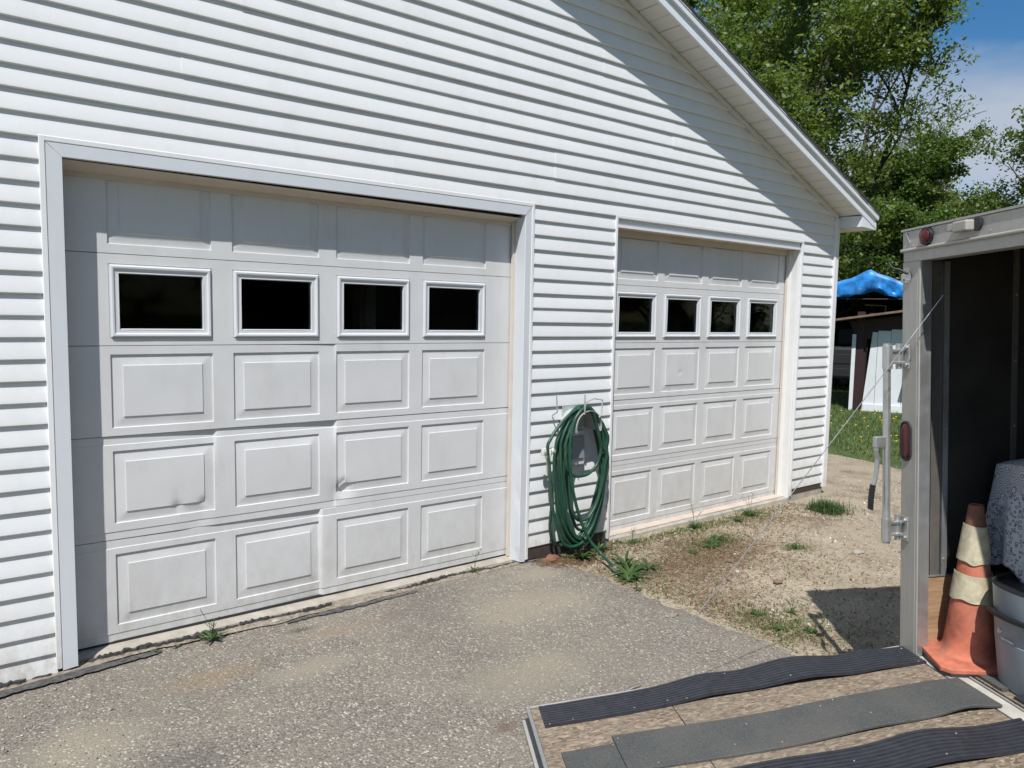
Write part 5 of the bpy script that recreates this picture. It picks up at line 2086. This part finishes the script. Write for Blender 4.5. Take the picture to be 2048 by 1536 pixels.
def grow_tree(seed, H, R, base, nl, leaf, density, leafmat, lean=(0, 0), trunk_r=None, openness=0.0):
    """returns (trunk mesh, crown mesh)"""
    r = np.random.default_rng(seed)
    segs = []
    tips = []
    tr = trunk_r or H * 0.013

    def limb(p, d, L, rad0, depth):
        n = 5 if depth < 2 else 3
        q = p.copy()
        dd = d / np.linalg.norm(d)
        pts = [q.copy()]
        for k in range(n):
            dd = dd + r.normal(size=3) * (0.13 if depth == 0 else 0.20) + np.array([0, 0, 0.05 if depth > 0 else 0.0])
            dd /= np.linalg.norm(dd)
            q = q + dd * L / n
            pts.append(q.copy())
        rr = [rad0 * (1 - 0.75 * k / n) for k in range(n + 1)]
        segs.append((pts, rr, depth))
        if depth >= 1:
            for k in range(1, n + 1):
                tips.append((pts[k], L, depth))
        if depth < 3:
            kids = {0: nl, 1: 6, 2: 4}[depth]
            for c in range(kids):
                t = (base + (1 - base) * (c + r.uniform(0, 1)) / kids) if depth == 0 else r.uniform(0.25, 1.0)
                fi = min(n - 1e-6, t * n)
                i = int(fi)
                pp = pts[i] + (pts[i + 1] - pts[i]) * (fi - i)
                ax = pts[i + 1] - pts[i]
                ax /= np.linalg.norm(ax)
                side = r.normal(size=3)
                side -= ax * side.dot(ax)
                side /= np.linalg.norm(side)
                if depth == 0:
                    hrel = (t - base) / (1 - base)
                    ll = R * (0.55 + 0.75 * math.sin(math.pi * min(1, 0.18 + 0.80 * hrel))) * r.uniform(0.75, 1.15)
                    ang = rad(r.uniform(38, 68) - 22 * hrel)
                else:
                    ll = L * r.uniform(0.38, 0.62)
                    ang = rad(r.uniform(28, 60))
                nd_ = ax * math.cos(ang) + side * math.sin(ang)
                limb(pp, nd_, ll, max(0.010, rr[i] * r.uniform(0.42, 0.6)), depth + 1)
    limb(np.array([0, 0, 0.0]), np.array([lean[0], lean[1], 1.0]), H, tr, 0)
    mb = MB()
    for pts, rr, depth in segs:
        mb.tube([tuple(p) for p in pts], [max(0.008, x_) for x_ in rr], (9, 6, 5, 4)[depth], caps=False)
    cen = []
    for (p, L, depth) in tips:
        if depth == 1:
            k = int(density * 0.5)
        else:
            k = density
        k = r.poisson(max(0.1, k * r.uniform(0.3, 1.6) * (1 - openness * (r.random() < 0.5))))
        if k:
            sp = 0.20 + 0.16 * L
            cen.append(p + r.normal(size=(k, 3)) * np.array([sp, sp, sp * 0.6]) * 0.55)
    cen = np.concatenate(cen)
    v, f = quads_from(cen, leaf, 0.35, r)
    return mb, v, f


TREES = {}


def tree(kind, loc, rot, scale, label, name='deciduous_tree', group='trees behind the garage'):
    H, R, base, nl, leaf, density, mat, seed, lean, openn = kind
    key = kind
    e = empty(name, loc)
    e.rotation_euler = (0, 0, rot)
    e.scale = (scale, scale, scale)
    tag(e, label, 'tree', group)
    if key not in TREES:
        mb, v, f = grow_tree(seed, H, R, base, nl, leaf, density, mat, lean, openness=openn)
        t = mb.build('trunk', M['bark'], parent=e, smooth=60)
        c = fast_mesh('crown', v, f, M[mat], parent=e)
        TREES[key] = (t.data, c.data)
    else:
        link_obj('trunk', TREES[key][0], e)
        link_obj('crown', TREES[key][1], e)
    return e


def at_px(u, dist):
    """ground point at a bearing (horizontal pixel of the 2048 px photo) and distance from the viewpoint"""
    a = YAW + math.atan((u - 1024) / 1524.17)
    return (CAM.x + dist * math.sin(a), CAM.y + dist * math.cos(a), -0.05)


K_DENSE = (12.8, 2.35, 0.12, 22, 0.088, 30, 'leaf_mid', 101, (0.02, 0.0), 0.3)
K_DARK = (10.0, 2.2, 0.10, 19, 0.088, 26, 'leaf_dark', 102, (0, 0.03), 0.3)
K_SPARSE = (10.0, 2.1, 0.22, 12, 0.080, 11, 'leaf_mid', 103, (-0.05, 0.03), 0.75)
K_YELLOW = (7.2, 1.9, 0.12, 14, 0.078, 14, 'leaf_yellow', 104, (0.02, 0.02), 0.5)
K_SHRUB = (3.6, 1.5, 0.03, 16, 0.078, 18, 'leaf_dark', 105, (0, 0), 0.2)

tree(K_DENSE, at_px(1475, 22.5), 0.4, 1.04, 'tall dense green tree rising just behind the garage roof edge')
tree(K_DARK, at_px(1390, 28), 1.9, 1.25, 'dark tree mostly hidden behind the garage roof, leftmost of the row')
tree(K_DENSE, at_px(1565, 27), 2.6, 1.02, 'dense green tree right of the roof edge behind the sparse tree')
tree(K_SPARSE, at_px(1712, 25), 0.2, 0.98, 'open branched thin leaved tree standing against the sky')
tree(K_SPARSE, at_px(1665, 30), 2.2, 1.2, 'tall thin crowned tree between the dense tree and open tree')
tree(K_SPARSE, at_px(1800, 29), 3.9, 0.74, 'shorter open tree right of the tallest open branched tree')
tree(K_YELLOW, at_px(1900, 31), 1.0, 0.95, 'yellow green young tree above the trailer roof')
tree(K_YELLOW, at_px(1800, 34), 3.0, 1.05, 'pale yellow green tree low behind the open branched tree')
tree(K_YELLOW, at_px(1965, 35), 4.4, 0.95, 'farther yellow green tree left of the right edge tree')
tree(K_DENSE, at_px(2068, 24), 5.2, 0.70, 'leafy green tree at the right edge above the trailer')
tree(K_DARK, at_px(1715, 24), 0.9, 0.66, 'low dark tree directly behind the blue tarp shelter')
tree(K_DARK, at_px(1620, 22), 4.1, 0.66, 'short dark tree behind the garage corner')
tree(K_SHRUB, at_px(1795, 26), 0.3, 1.0, 'dark bushy shrub behind the white shed', 'shrub', 'shrubs behind the shed')
tree(K_SHRUB, at_px(1890, 28), 2.3, 1.1, 'dark bushy shrub hidden behind the trailer', 'shrub', 'shrubs behind the shed')
tree(K_SHRUB, at_px(1668, 24), 4.3, 0.95, 'green shrub seen beside the garage corner under the tarp', 'shrub', 'shrubs behind the shed')
tree(K_SHRUB, at_px(2000, 30), 1.3, 1.3, 'dark shrub below the right edge tree', 'shrub', 'shrubs behind the shed')
for i, (u, d, s_) in enumerate(((1690, 44, 0.85), (1750, 47, 1.0), (1800, 42, 0.75), (1860, 46, 1.0), (1915, 42, 0.72), (1970, 47, 1.0), (2030, 43, 0.75), (1600, 45, 0.95))):
    tree((K_DARK, K_YELLOW)[i % 2], at_px(u, d), i * 1.3, s_, 'tree of the far wood line seen through gaps between nearer trees', 'deciduous_tree', 'far wood line')
# trees across the yard behind the viewpoint (mirrored darkly in the door panes)
for i, (x, y, kd, s_) in enumerate(((9, -21, K_DENSE, 0.9), (15, -19, K_DARK, 1.0), (21, -15, K_DENSE, 0.9), (3, -23, K_DARK, 1.0), (-4, -24, K_DENSE, 0.95), (27, -10, K_DARK, 1.0), (12, -26, K_DARK, 1.1), (20, -23, K_DENSE, 1.1), (32, -4, K_DENSE, 0.9), (0, -29, K_DARK, 1.2), (24, -14, K_SHRUB, 1.5), (27, -7, K_SHRUB, 1.5), (19, -17, K_SHRUB, 1.5), (29, -12, K_DENSE, 0.9), (34, -9, K_DARK, 1.0))):
    tree(kd, (x, y, -0.1), i * 0.9, s_, 'tree across the yard behind the viewpoint', 'deciduous_tree', 'trees across the yard')


# ================================================================= SMALL PLANTS, STONES
def blades(pts, length, width, r, bend=0.5, low=0.05):
    """grass blades: 2-quad strips. pts (n,3)"""
    n = len(pts)
    a = r.uniform(0, 2 * math.pi, n)
    tilt = r.uniform(low, bend, n)
    L = length * r.uniform(0.5, 1.3, n)
    dx = np.stack([np.cos(a), np.sin(a), np.zeros(n)], 1)
    sd = np.stack([-np.sin(a), np.cos(a), np.zeros(n)], 1)
    w = (width * r.uniform(0.7, 1.3, n))[:, None]
    up = np.array([0, 0, 1.0])
    m1 = pts + (dx * np.sin(tilt)[:, None] + up * np.cos(tilt)[:, None]) * (L * 0.55)[:, None]
    t2 = np.clip(tilt * 2.0, 0, 1.62)
    m2 = m1 + (dx * np.sin(t2)[:, None] + up * np.cos(t2)[:, None]) * (L * 0.45)[:, None]
    v = np.stack([pts - sd * w, pts + sd * w, m1 + sd * w * 0.8, m1 - sd * w * 0.8, m2], 1).reshape(-1, 3)
    b = np.arange(n) * 5
    f1 = np.stack([b, b + 1, b + 2], 1)
    f2 = np.stack([b, b + 2, b + 3], 1)
    f3 = np.stack([b + 3, b + 2, b + 4], 1)
    return v, np.concatenate([f1, f2, f3])


r = np.random.default_rng(44)
# lawn grass in the visible wedge
n = 60000
px = r.uniform(9.1, 19.5, n)
py = r.uniform(-2.5, 8.5, n)
ed = 9.25 + 0.25 * fbm(py * 0.8, np.ones(n), 12, 3)
den = np.clip((px - ed + 0.15) / 0.9, 0, 1)
bearing = np.degrees(np.arctan2(px - CAM.x, py - CAM.y))
ok = (r.random(n) < den) & (bearing > 57) & (bearing < 72)
px, py = px[ok], py[ok]
pz = lawn_z(px, py)
tall = 0.055 + 0.055 * np.clip((px - 10.5) / 2, 0, 1)
v, f = blades(np.stack([px, py, pz], 1), 0.060, 0.005, r, 0.8)
o = fast_mesh('lawn_grass', v, f, M['grass'])
tag(o, 'green lawn grass beyond the dirt yard', 'grass', kind='stuff')

# sparse green and dead grass on the dirt
patches = [(4.62, -0.19, 0.28, 0.10, 260), (4.40, -0.55, 0.22, 0.10, 300), (4.85, -1.0, 0.10, 0.06, 60), (5.30, -0.26, 0.30, 0.10, 160), (3.95, -0.45, 0.35, 0.2, 220), (3.32, -1.75, 0.16, 0.22, 260), (3.55, -2.0, 0.22, 0.25, 240), (3.22, -0.85, 0.08, 0.12, 90),
           (3.6, -0.13, 0.15, 0.05, 120), (4.3, -1.5, 0.4, 0.3, 120), (3.25, -1.2, 0.10, 0.25, 120), (5.7, -0.35, 0.3, 0.15, 120), (3.75, -0.85, 0.4, 0.2, 160), (3.7, -1.3, 0.3, 0.3, 80)]
patches += [(3.85, -0.16, 0.1, 0.03, 120), (4.2, -0.17, 0.3, 0.03, 200), (5.0, -0.2, 0.5, 0.05, 260), (4.45, -0.53, 0.14, 0.06, 260), (5.35, -0.23, 0.12, 0.05, 200), (3.33, -0.62, 0.16, 0.12, 260), (3.3, -0.22, 0.18, 0.05, 260), (4.84, -1.0, 0.06, 0.04, 120), (3.4, -1.8, 0.12, 0.15, 300), (6.3, -0.5, 0.2, 0.12, 160), (4.9, -0.7, 0.4, 0.25, 120)]
P = []
for (x0, y0, sx_, sy_, k) in patches:
    k = int(k * 1.5)
    P.append(np.stack([r.normal(x0, sx_, k), r.normal(y0, sy_, k)], 1))
P = np.concatenate(P)
P = P[(P[:, 0] > 3.10) & (P[:, 1] < -0.10)]
v, f = blades(np.stack([P[:, 0], P[:, 1], dirt_z(P[:, 0], P[:, 1])], 1), 0.038, 0.0024, r, 1.45, 0.3)
o = fast_mesh('sparse_grass', v, f, M['grass'])
tag(o, 'thin sparse grass on the sandy dirt', 'grass', kind='stuff')
patches = [(3.9, -0.75, 0.40, 0.2, 3200), (4.3, -0.75, 0.3, 0.16, 2200), (5.4, -0.45, 0.3, 0.12, 900), (4.7, -1.3, 0.4, 0.25, 500), (3.3, -1.55, 0.10, 0.35, 1100), (3.55, -1.15, 0.2, 0.25, 900), (3.05, -0.16, 0.16, 0.05, 700), (3.15, -0.25, 0.12, 0.06, 500), (5.2, -0.5, 0.4, 0.2, 300), (3.4, -0.5, 0.2, 0.15, 300), (4.4, -0.3, 0.4, 0.1, 250), (6.0, -0.55, 0.3, 0.15, 200), (3.5, -2.0, 0.2, 0.2, 250)]
P = []
for (x0, y0, sx_, sy_, k) in patches:
    P.append(np.stack([r.normal(x0, sx_, k), r.normal(y0, sy_, k)], 1))
P = np.concatenate(P)
P = P[(P[:, 0] > 2.86) & (P[:, 1] < -0.10)]
zz = np.where(P[:, 0] > 3.1, dirt_z(P[:, 0], P[:, 1]), np.maximum(dirt_z(P[:, 0], P[:, 1]), GZ + 0.004))
v, f = blades(np.stack([P[:, 0], P[:, 1], zz + 0.003], 1), 0.050, 0.0016, r, 1.60, 1.15)
o = fast_mesh('dead_grass', v, f, M['drygrass'])
tag(o, 'brown dead grass and needles on the dirt', 'dead grass', kind='stuff')


n = 1100
px = np.concatenate([r.normal(3.9, 0.7, n), r.uniform(3.1, 6.2, 900), r.uniform(2.86, 3.6, 500)])
py = np.concatenate([r.normal(-0.8, 0.5, n), r.normal(-0.22, 0.08, 900), r.normal(-0.2, 0.07, 500)])
ok = (px > 2.9) & (py < -0.11) & (py > -2.6) & ((px > 3.12) | (py > -0.3))
px, py = px[ok], py[ok]
v, f = quads_from(np.stack([px, py, np.maximum(dirt_z(px, py), GZ - 0.01 + 0 * px) + 0.006], 1), 0.013, 2.5, r, 1.9)
o = fast_mesh('leaf_litter', v, f, M['drygrass'])
tag(o, 'brown leaf litter and bark bits on the dirt', 'leaf litter', kind='stuff')


def stones(pts, size, r):
    ph = np.array([(1, 0, 0), (-1, 0, 0), (0, 1, 0), (0, -1, 0), (0, 0, 1), (0, 0, -1)], float)
    fc = np.array([(0, 2, 4), (2, 1, 4), (1, 3, 4), (3, 0, 4), (2, 0, 5), (1, 2, 5), (3, 1, 5), (0, 3, 5)])
    n = len(pts)
    j = ph[None] * r.uniform(0.6, 1.2, (n, 6, 1)) + r.normal(size=(n, 6, 3)) * 0.15
    a = r.uniform(0, 6.28, n)
    ca, sa = np.cos(a), np.sin(a)
    x = j[..., 0] * ca[:, None] - j[..., 1] * sa[:, None]
    y = j[..., 0] * sa[:, None] + j[..., 1] * ca[:, None]
    j = np.stack([x, y, j[..., 2] * 0.55], -1)
    v = pts[:, None, :] + j * size[:, None, None]
    f = fc[None] + (np.arange(n) * 6)[:, None, None]
    return v.reshape(-1, 3), f.reshape(-1, 3)


n = 26000
dist = r.uniform(0, 1, n) ** 0.7
px = 3.12 + (9.5 - 3.12) * dist
py = r.uniform(-3.2, -0.1, n)
px2 = r.uniform(6.9, 9.6, 1600)
py2 = r.uniform(-0.1, 1.6, 1600)
px, py = np.concatenate([px, px2]), np.concatenate([py, py2])
sz = np.clip(r.lognormal(math.log(0.0050), 0.6, len(px)), 0.002, 0.022)
v, f = stones(np.stack([px, py, dirt_z(px, py)], 1), sz, r)
o = fast_mesh('gravel', v, f, M['pebble'])
tag(o, 'loose gravel scattered over the sandy dirt', 'gravel', kind='stuff')
n = 2600
px = r.uniform(-0.9, 3.05, n)
py = -0.06 - np.abs(r.normal(0, 0.75, n))
sz = np.clip(r.lognormal(math.log(0.0032), 0.4, n), 0.0015, 0.009)
v, f = stones(np.stack([px, py, np.full(n, GZ + 0.003)], 1), sz, r)
o = fast_mesh('loose_grit', v, f, M['pebble'])
tag(o, 'loose grit lying on the asphalt driveway', 'grit', kind='stuff')


def leaf_plant(name, loc, n, L, W, rise, label, cat='weed', mat='weed', seed=1, stems=0, stem_h=0.2, group=None):
    rr = random.Random(seed)
    m = MB()
    for i in range(n):
        a = 2 * math.pi * (i + rr.uniform(-0.4, 0.4)) / n * 2.39996
        l = L * rr.uniform(0.55, 1.15)
        el = rise * rr.uniform(0.4, 1.3)
        c, s_ = math.cos(a), math.sin(a)
        pts = []
        for q in range(5):
            t = q / 4
            rr_ = l * t * math.cos(el * (1 - 0.5 * t))
            zz = l * math.sin(el) * t * (1.35 - 0.75 * t)
            w = W * (0.25 + 1.5 * t * (1.05 - t) * 1.6) * (1 if q < 4 else 0.15) * rr.uniform(0.75, 1.2)
            pts += [(c * rr_ - s_ * w, s_ * rr_ + c * w, zz), (c * rr_, s_ * rr_, zz - w * 0.25), (c * rr_ + s_ * w, s_ * rr_ - c * w, zz)]
        m.add(pts, [(q * 3 + k, q * 3 + k + 1, (q + 1) * 3 + k + 1, (q + 1) * 3 + k) for q in range(4) for k in range(2)])
    e = m.build(name, M[mat])
    e.location = loc
    tag(e, label, cat, group)
    for i in range(stems):
        a = rr.uniform(0, 6.28)
        h = stem_h * rr.uniform(0.6, 1.1)
        k = rr.uniform(0.1, 0.45) * h
        m = MB()
        p2 = (math.cos(a) * k, math.sin(a) * k, h)
        m.tube([(0, 0, 0), (math.cos(a) * k * 0.4, math.sin(a) * k * 0.4, h * 0.6), p2], [0.0016, 0.0013, 0.0009], 5)
        for q in range(4):
            b = rr.uniform(0, 6.28)
            t = rr.uniform(0.55, 1.0)
            p = Vector((p2[0] * t, p2[1] * t, h * t))
            d = Vector((math.cos(b) * 0.02, math.sin(b) * 0.02, 0.016))
            m.tube([p, p + d, p + d * 1.25], [0.0009, 0.0011, 0.0026], 5)
        m.build('stem', M[mat], parent=e)
    return e


leaf_plant('weed', (0.615, -0.125, GZ + 0.006), 22, 0.085, 0.007, 0.75, 'bushy green weed with thin stems in the crack before the large door', seed=2, stems=4, stem_h=0.15)
leaf_plant('weed', (2.385, -0.060, GZ + 0.006), 12, 0.065, 0.005, 0.9, 'small weed with one tall stem in the crack by the large door right end', seed=3, stems=2, stem_h=0.22)
leaf_plant('weed', (0.33, -0.09, GZ + 0.006), 7, 0.030, 0.006, 0.5, 'tiny green sprout left of the bushy weed in the crack', seed=4)
leaf_plant('weed', (0.44, -0.10, GZ + 0.006), 6, 0.030, 0.006, 0.5, 'tiny green sprout just beside the bushy weed in the crack', seed=5)
leaf_plant('dandelion_plant', (3.30, -0.66, dirt_at(3.30, -0.66)), 24, 0.17, 0.014, 0.45, 'broad leaved dandelion clump at the hose end', 'weed', seed=6)
leaf_plant('dandelion_plant', (3.42, -0.50, dirt_at(3.42, -0.50)), 20, 0.15, 0.013, 0.7, 'smaller dandelion clump behind the hose end', 'weed', seed=7, stems=2, stem_h=0.16)
leaf_plant('dandelion_plant', (3.24, -0.23, dirt_at(3.24, -0.23)), 22, 0.13, 0.012, 0.8, 'leafy green weed under the hose coil', 'weed', seed=8, stems=2, stem_h=0.15)
leaf_plant('dandelion_plant', (3.47, -0.19, dirt_at(3.47, -0.19)), 18, 0.11, 0.009, 0.9, 'leafy weed at the wall right of the hose coil', 'weed', seed=9, stems=2, stem_h=0.18)
leaf_plant('weed', (3.12, -0.90, dirt_at(3.2, -0.9)), 14, 0.055, 0.006, 0.7, 'small weed at the driveway edge below the dandelion', seed=10)
leaf_plant('weed', (4.39, -0.56, dirt_at(4.39, -0.56)), 44, 0.09, 0.006, 0.45, 'low leafy weed patch on the dirt before the right door', seed=11)
leaf_plant('weed', (4.50, -0.50, dirt_at(4.50, -0.50)), 24, 0.09, 0.008, 0.6, 'leafy weed touching the low patch before the right door', seed=12)
leaf_plant('weed', (4.62, -0.18, dirt_at(4.62, -0.18)), 24, 0.09, 0.007, 1.0, 'upright weed against the sill of the right door', seed=13, stems=3, stem_h=0.2)
leaf_plant('weed', (5.36, -0.22, dirt_at(5.36, -0.22)), 26, 0.11, 0.008, 0.9, 'weed at the sill near the right end of the right door', seed=14, stems=3, stem_h=0.24)
leaf_plant('weed', (4.84, -1.00, dirt_at(4.84, -1.0)), 18, 0.08, 0.006, 0.7, 'small spiky weed alone in the open dirt', seed=15, stems=2, stem_h=0.14)
leaf_plant('weed', (3.85, -0.17, dirt_at(3.85, -0.17)), 10, 0.06, 0.005, 1.0, 'thin weed at the left end of the right door sill', seed=16, stems=3, stem_h=0.16)
leaf_plant('weed', (3.62, -1.72, dirt_at(3.62, -1.72)), 14, 0.06, 0.006, 0.8, 'small weed beside the shadow of the trailer', seed=17, stems=2, stem_h=0.1)
leaf_plant('weed', (3.33, -1.82, dirt_at(3.33, -1.82)), 26, 0.05, 0.006, 0.5, 'mossy weed mat along the driveway edge near the ramp', seed=18)
leaf_plant('dandelion_plant', (3.20, -0.74, dirt_at(3.20, -0.74)), 18, 0.12, 0.012, 0.5, 'low dandelion at the driveway edge below the hose end', 'weed', seed=31)
leaf_plant('dandelion_plant', (3.50, -0.66, dirt_at(3.50, -0.66)), 16, 0.11, 0.010, 0.7, 'dandelion right of the broad clump at the hose end', 'weed', seed=32)
leaf_plant('weed', (4.28, -0.60, dirt_at(4.28, -0.60)), 22, 0.07, 0.008, 0.5, 'flat weed left of the low patch before the right door', seed=33)
leaf_plant('weed', (4.05, -0.62, dirt_at(4.05, -0.62)), 16, 0.06, 0.006, 0.5, 'faint flat weed on brown debris before the right door', seed=34)
leaf_plant('weed', (5.10, -0.27, dirt_at(5.10, -0.27)), 18, 0.07, 0.006, 0.8, 'small weed near the middle of the right door sill', seed=35, stems=2, stem_h=0.14)
leaf_plant('weed', (3.45, -1.95, dirt_at(3.45, -1.95)), 26, 0.045, 0.006, 0.5, 'mossy green weed nearest the ramp corner', seed=36)
leaf_plant('weed', (3.40, -1.62, dirt_at(3.40, -1.62)), 22, 0.05, 0.005, 0.6, 'mossy weed by the driveway edge above the ramp', seed=37)
# spiky tuft of grass at the corner
rr = np.random.default_rng(9)
k = 900
pt = np.stack([rr.normal(6.15, 0.075, k), rr.normal(-0.52, 0.075, k)], 1)
v, f = blades(np.stack([pt[:, 0] - 6.15, pt[:, 1] + 0.52, np.zeros(k)], 1), 0.125, 0.003, rr, 1.15, 0.1)
o = fast_mesh('grass_tuft', v, f, M['weed'])
o.location = (6.15, -0.52, dirt_at(6.15, -0.52))
tag(o, 'thick green grass tuft on the dirt by the garage corner', 'grass tuft')

# stones lying about
def stone(loc, s_, mat, label, seed):
    r2 = np.random.default_rng(seed)
    m = MB()
    n1, n2 = 8, 12
    vv, ff = [], []
    for i in range(n1 + 1):
        th = math.pi * i / n1
        for k_ in range(n2):
            ph = 2 * math.pi * k_ / n2
            q = 1 + 0.22 * float(vnoise(math.cos(ph) * 2 + seed, th * 2 + math.sin(ph), seed))
            vv.append((s_[0] * q * math.sin(th) * math.cos(ph), s_[1] * q * math.sin(th) * math.sin(ph), s_[2] * q * math.cos(th)))
    for i in range(n1):
        for k_ in range(n2):
            k2 = (k_ + 1) % n2
            ff.append((i * n2 + k_, i * n2 + k2, (i + 1) * n2 + k2, (i + 1) * n2 + k_))
    o_ = m.add(vv, ff).build('stone', mat, smooth=40)
    o_.location = loc
    tag(o_, label, 'stone')


stone((3.02, -0.150, GZ + 0.016), (0.060, 0.04, 0.030), M['stone_red'], 'reddish stone at the wall foot left of the hose', 2)
stone((0.98, -0.085, GZ + 0.012), (0.022, 0.014, 0.010), M['concrete'], 'small pale stone on the crack before the large door', 3)
stone((2.93, -1.35, GZ + 0.006), (0.050, 0.028, 0.008), M['soil'], 'flat tan stone chip on the asphalt near its right edge', 4)
stone((4.02, -1.72 + 0.35, dirt_at(4.02, -1.37) + 0.01), (0.045, 0.03, 0.016), M['old_wood'], 'brown clod of bark lying on the open dirt', 5)
stone((5.15, -1.35, dirt_at(5.15, -1.35) + 0.008), (0.06, 0.035, 0.015), M['concrete'], 'pale stone on the dirt left of the trailer post', 6)

# dandelion flowers in the lawn
dm = MB()
dm.lathe([(0.0, 0.009), (0.013, 0.007), (0.018, 0.0), (0.008, -0.006)], 9)
dm.tube([(0, 0, -0.13), (0.004, 0, -0.06), (0, 0, -0.006)], 0.003, 4)
proto = None
rr = random.Random(21)
i = 0
while i < 34:
    x_, y_ = rr.uniform(10.2, 14.2), rr.uniform(0.6, 3.9)
    b_ = math.degrees(math.atan2(x_ - CAM.x, y_ - CAM.y))
    if not 59.5 < b_ < 66.5 or (i > 16 and b_ < 63.0):
        continue
    loc = (x_, y_, float(lawn_z(np.array([x_]), np.array([y_]))[0]) + rr.uniform(0.05, 0.09))
    if proto is None:
        o = dm.build('dandelion_flower', M['dandelion'])
        proto = o
    else:
        o = link_obj('dandelion_flower', proto.data)
    o.location = loc
    tag(o, 'yellow dandelion flower in the green lawn', 'flower', 'dandelions in the lawn')
    i += 1
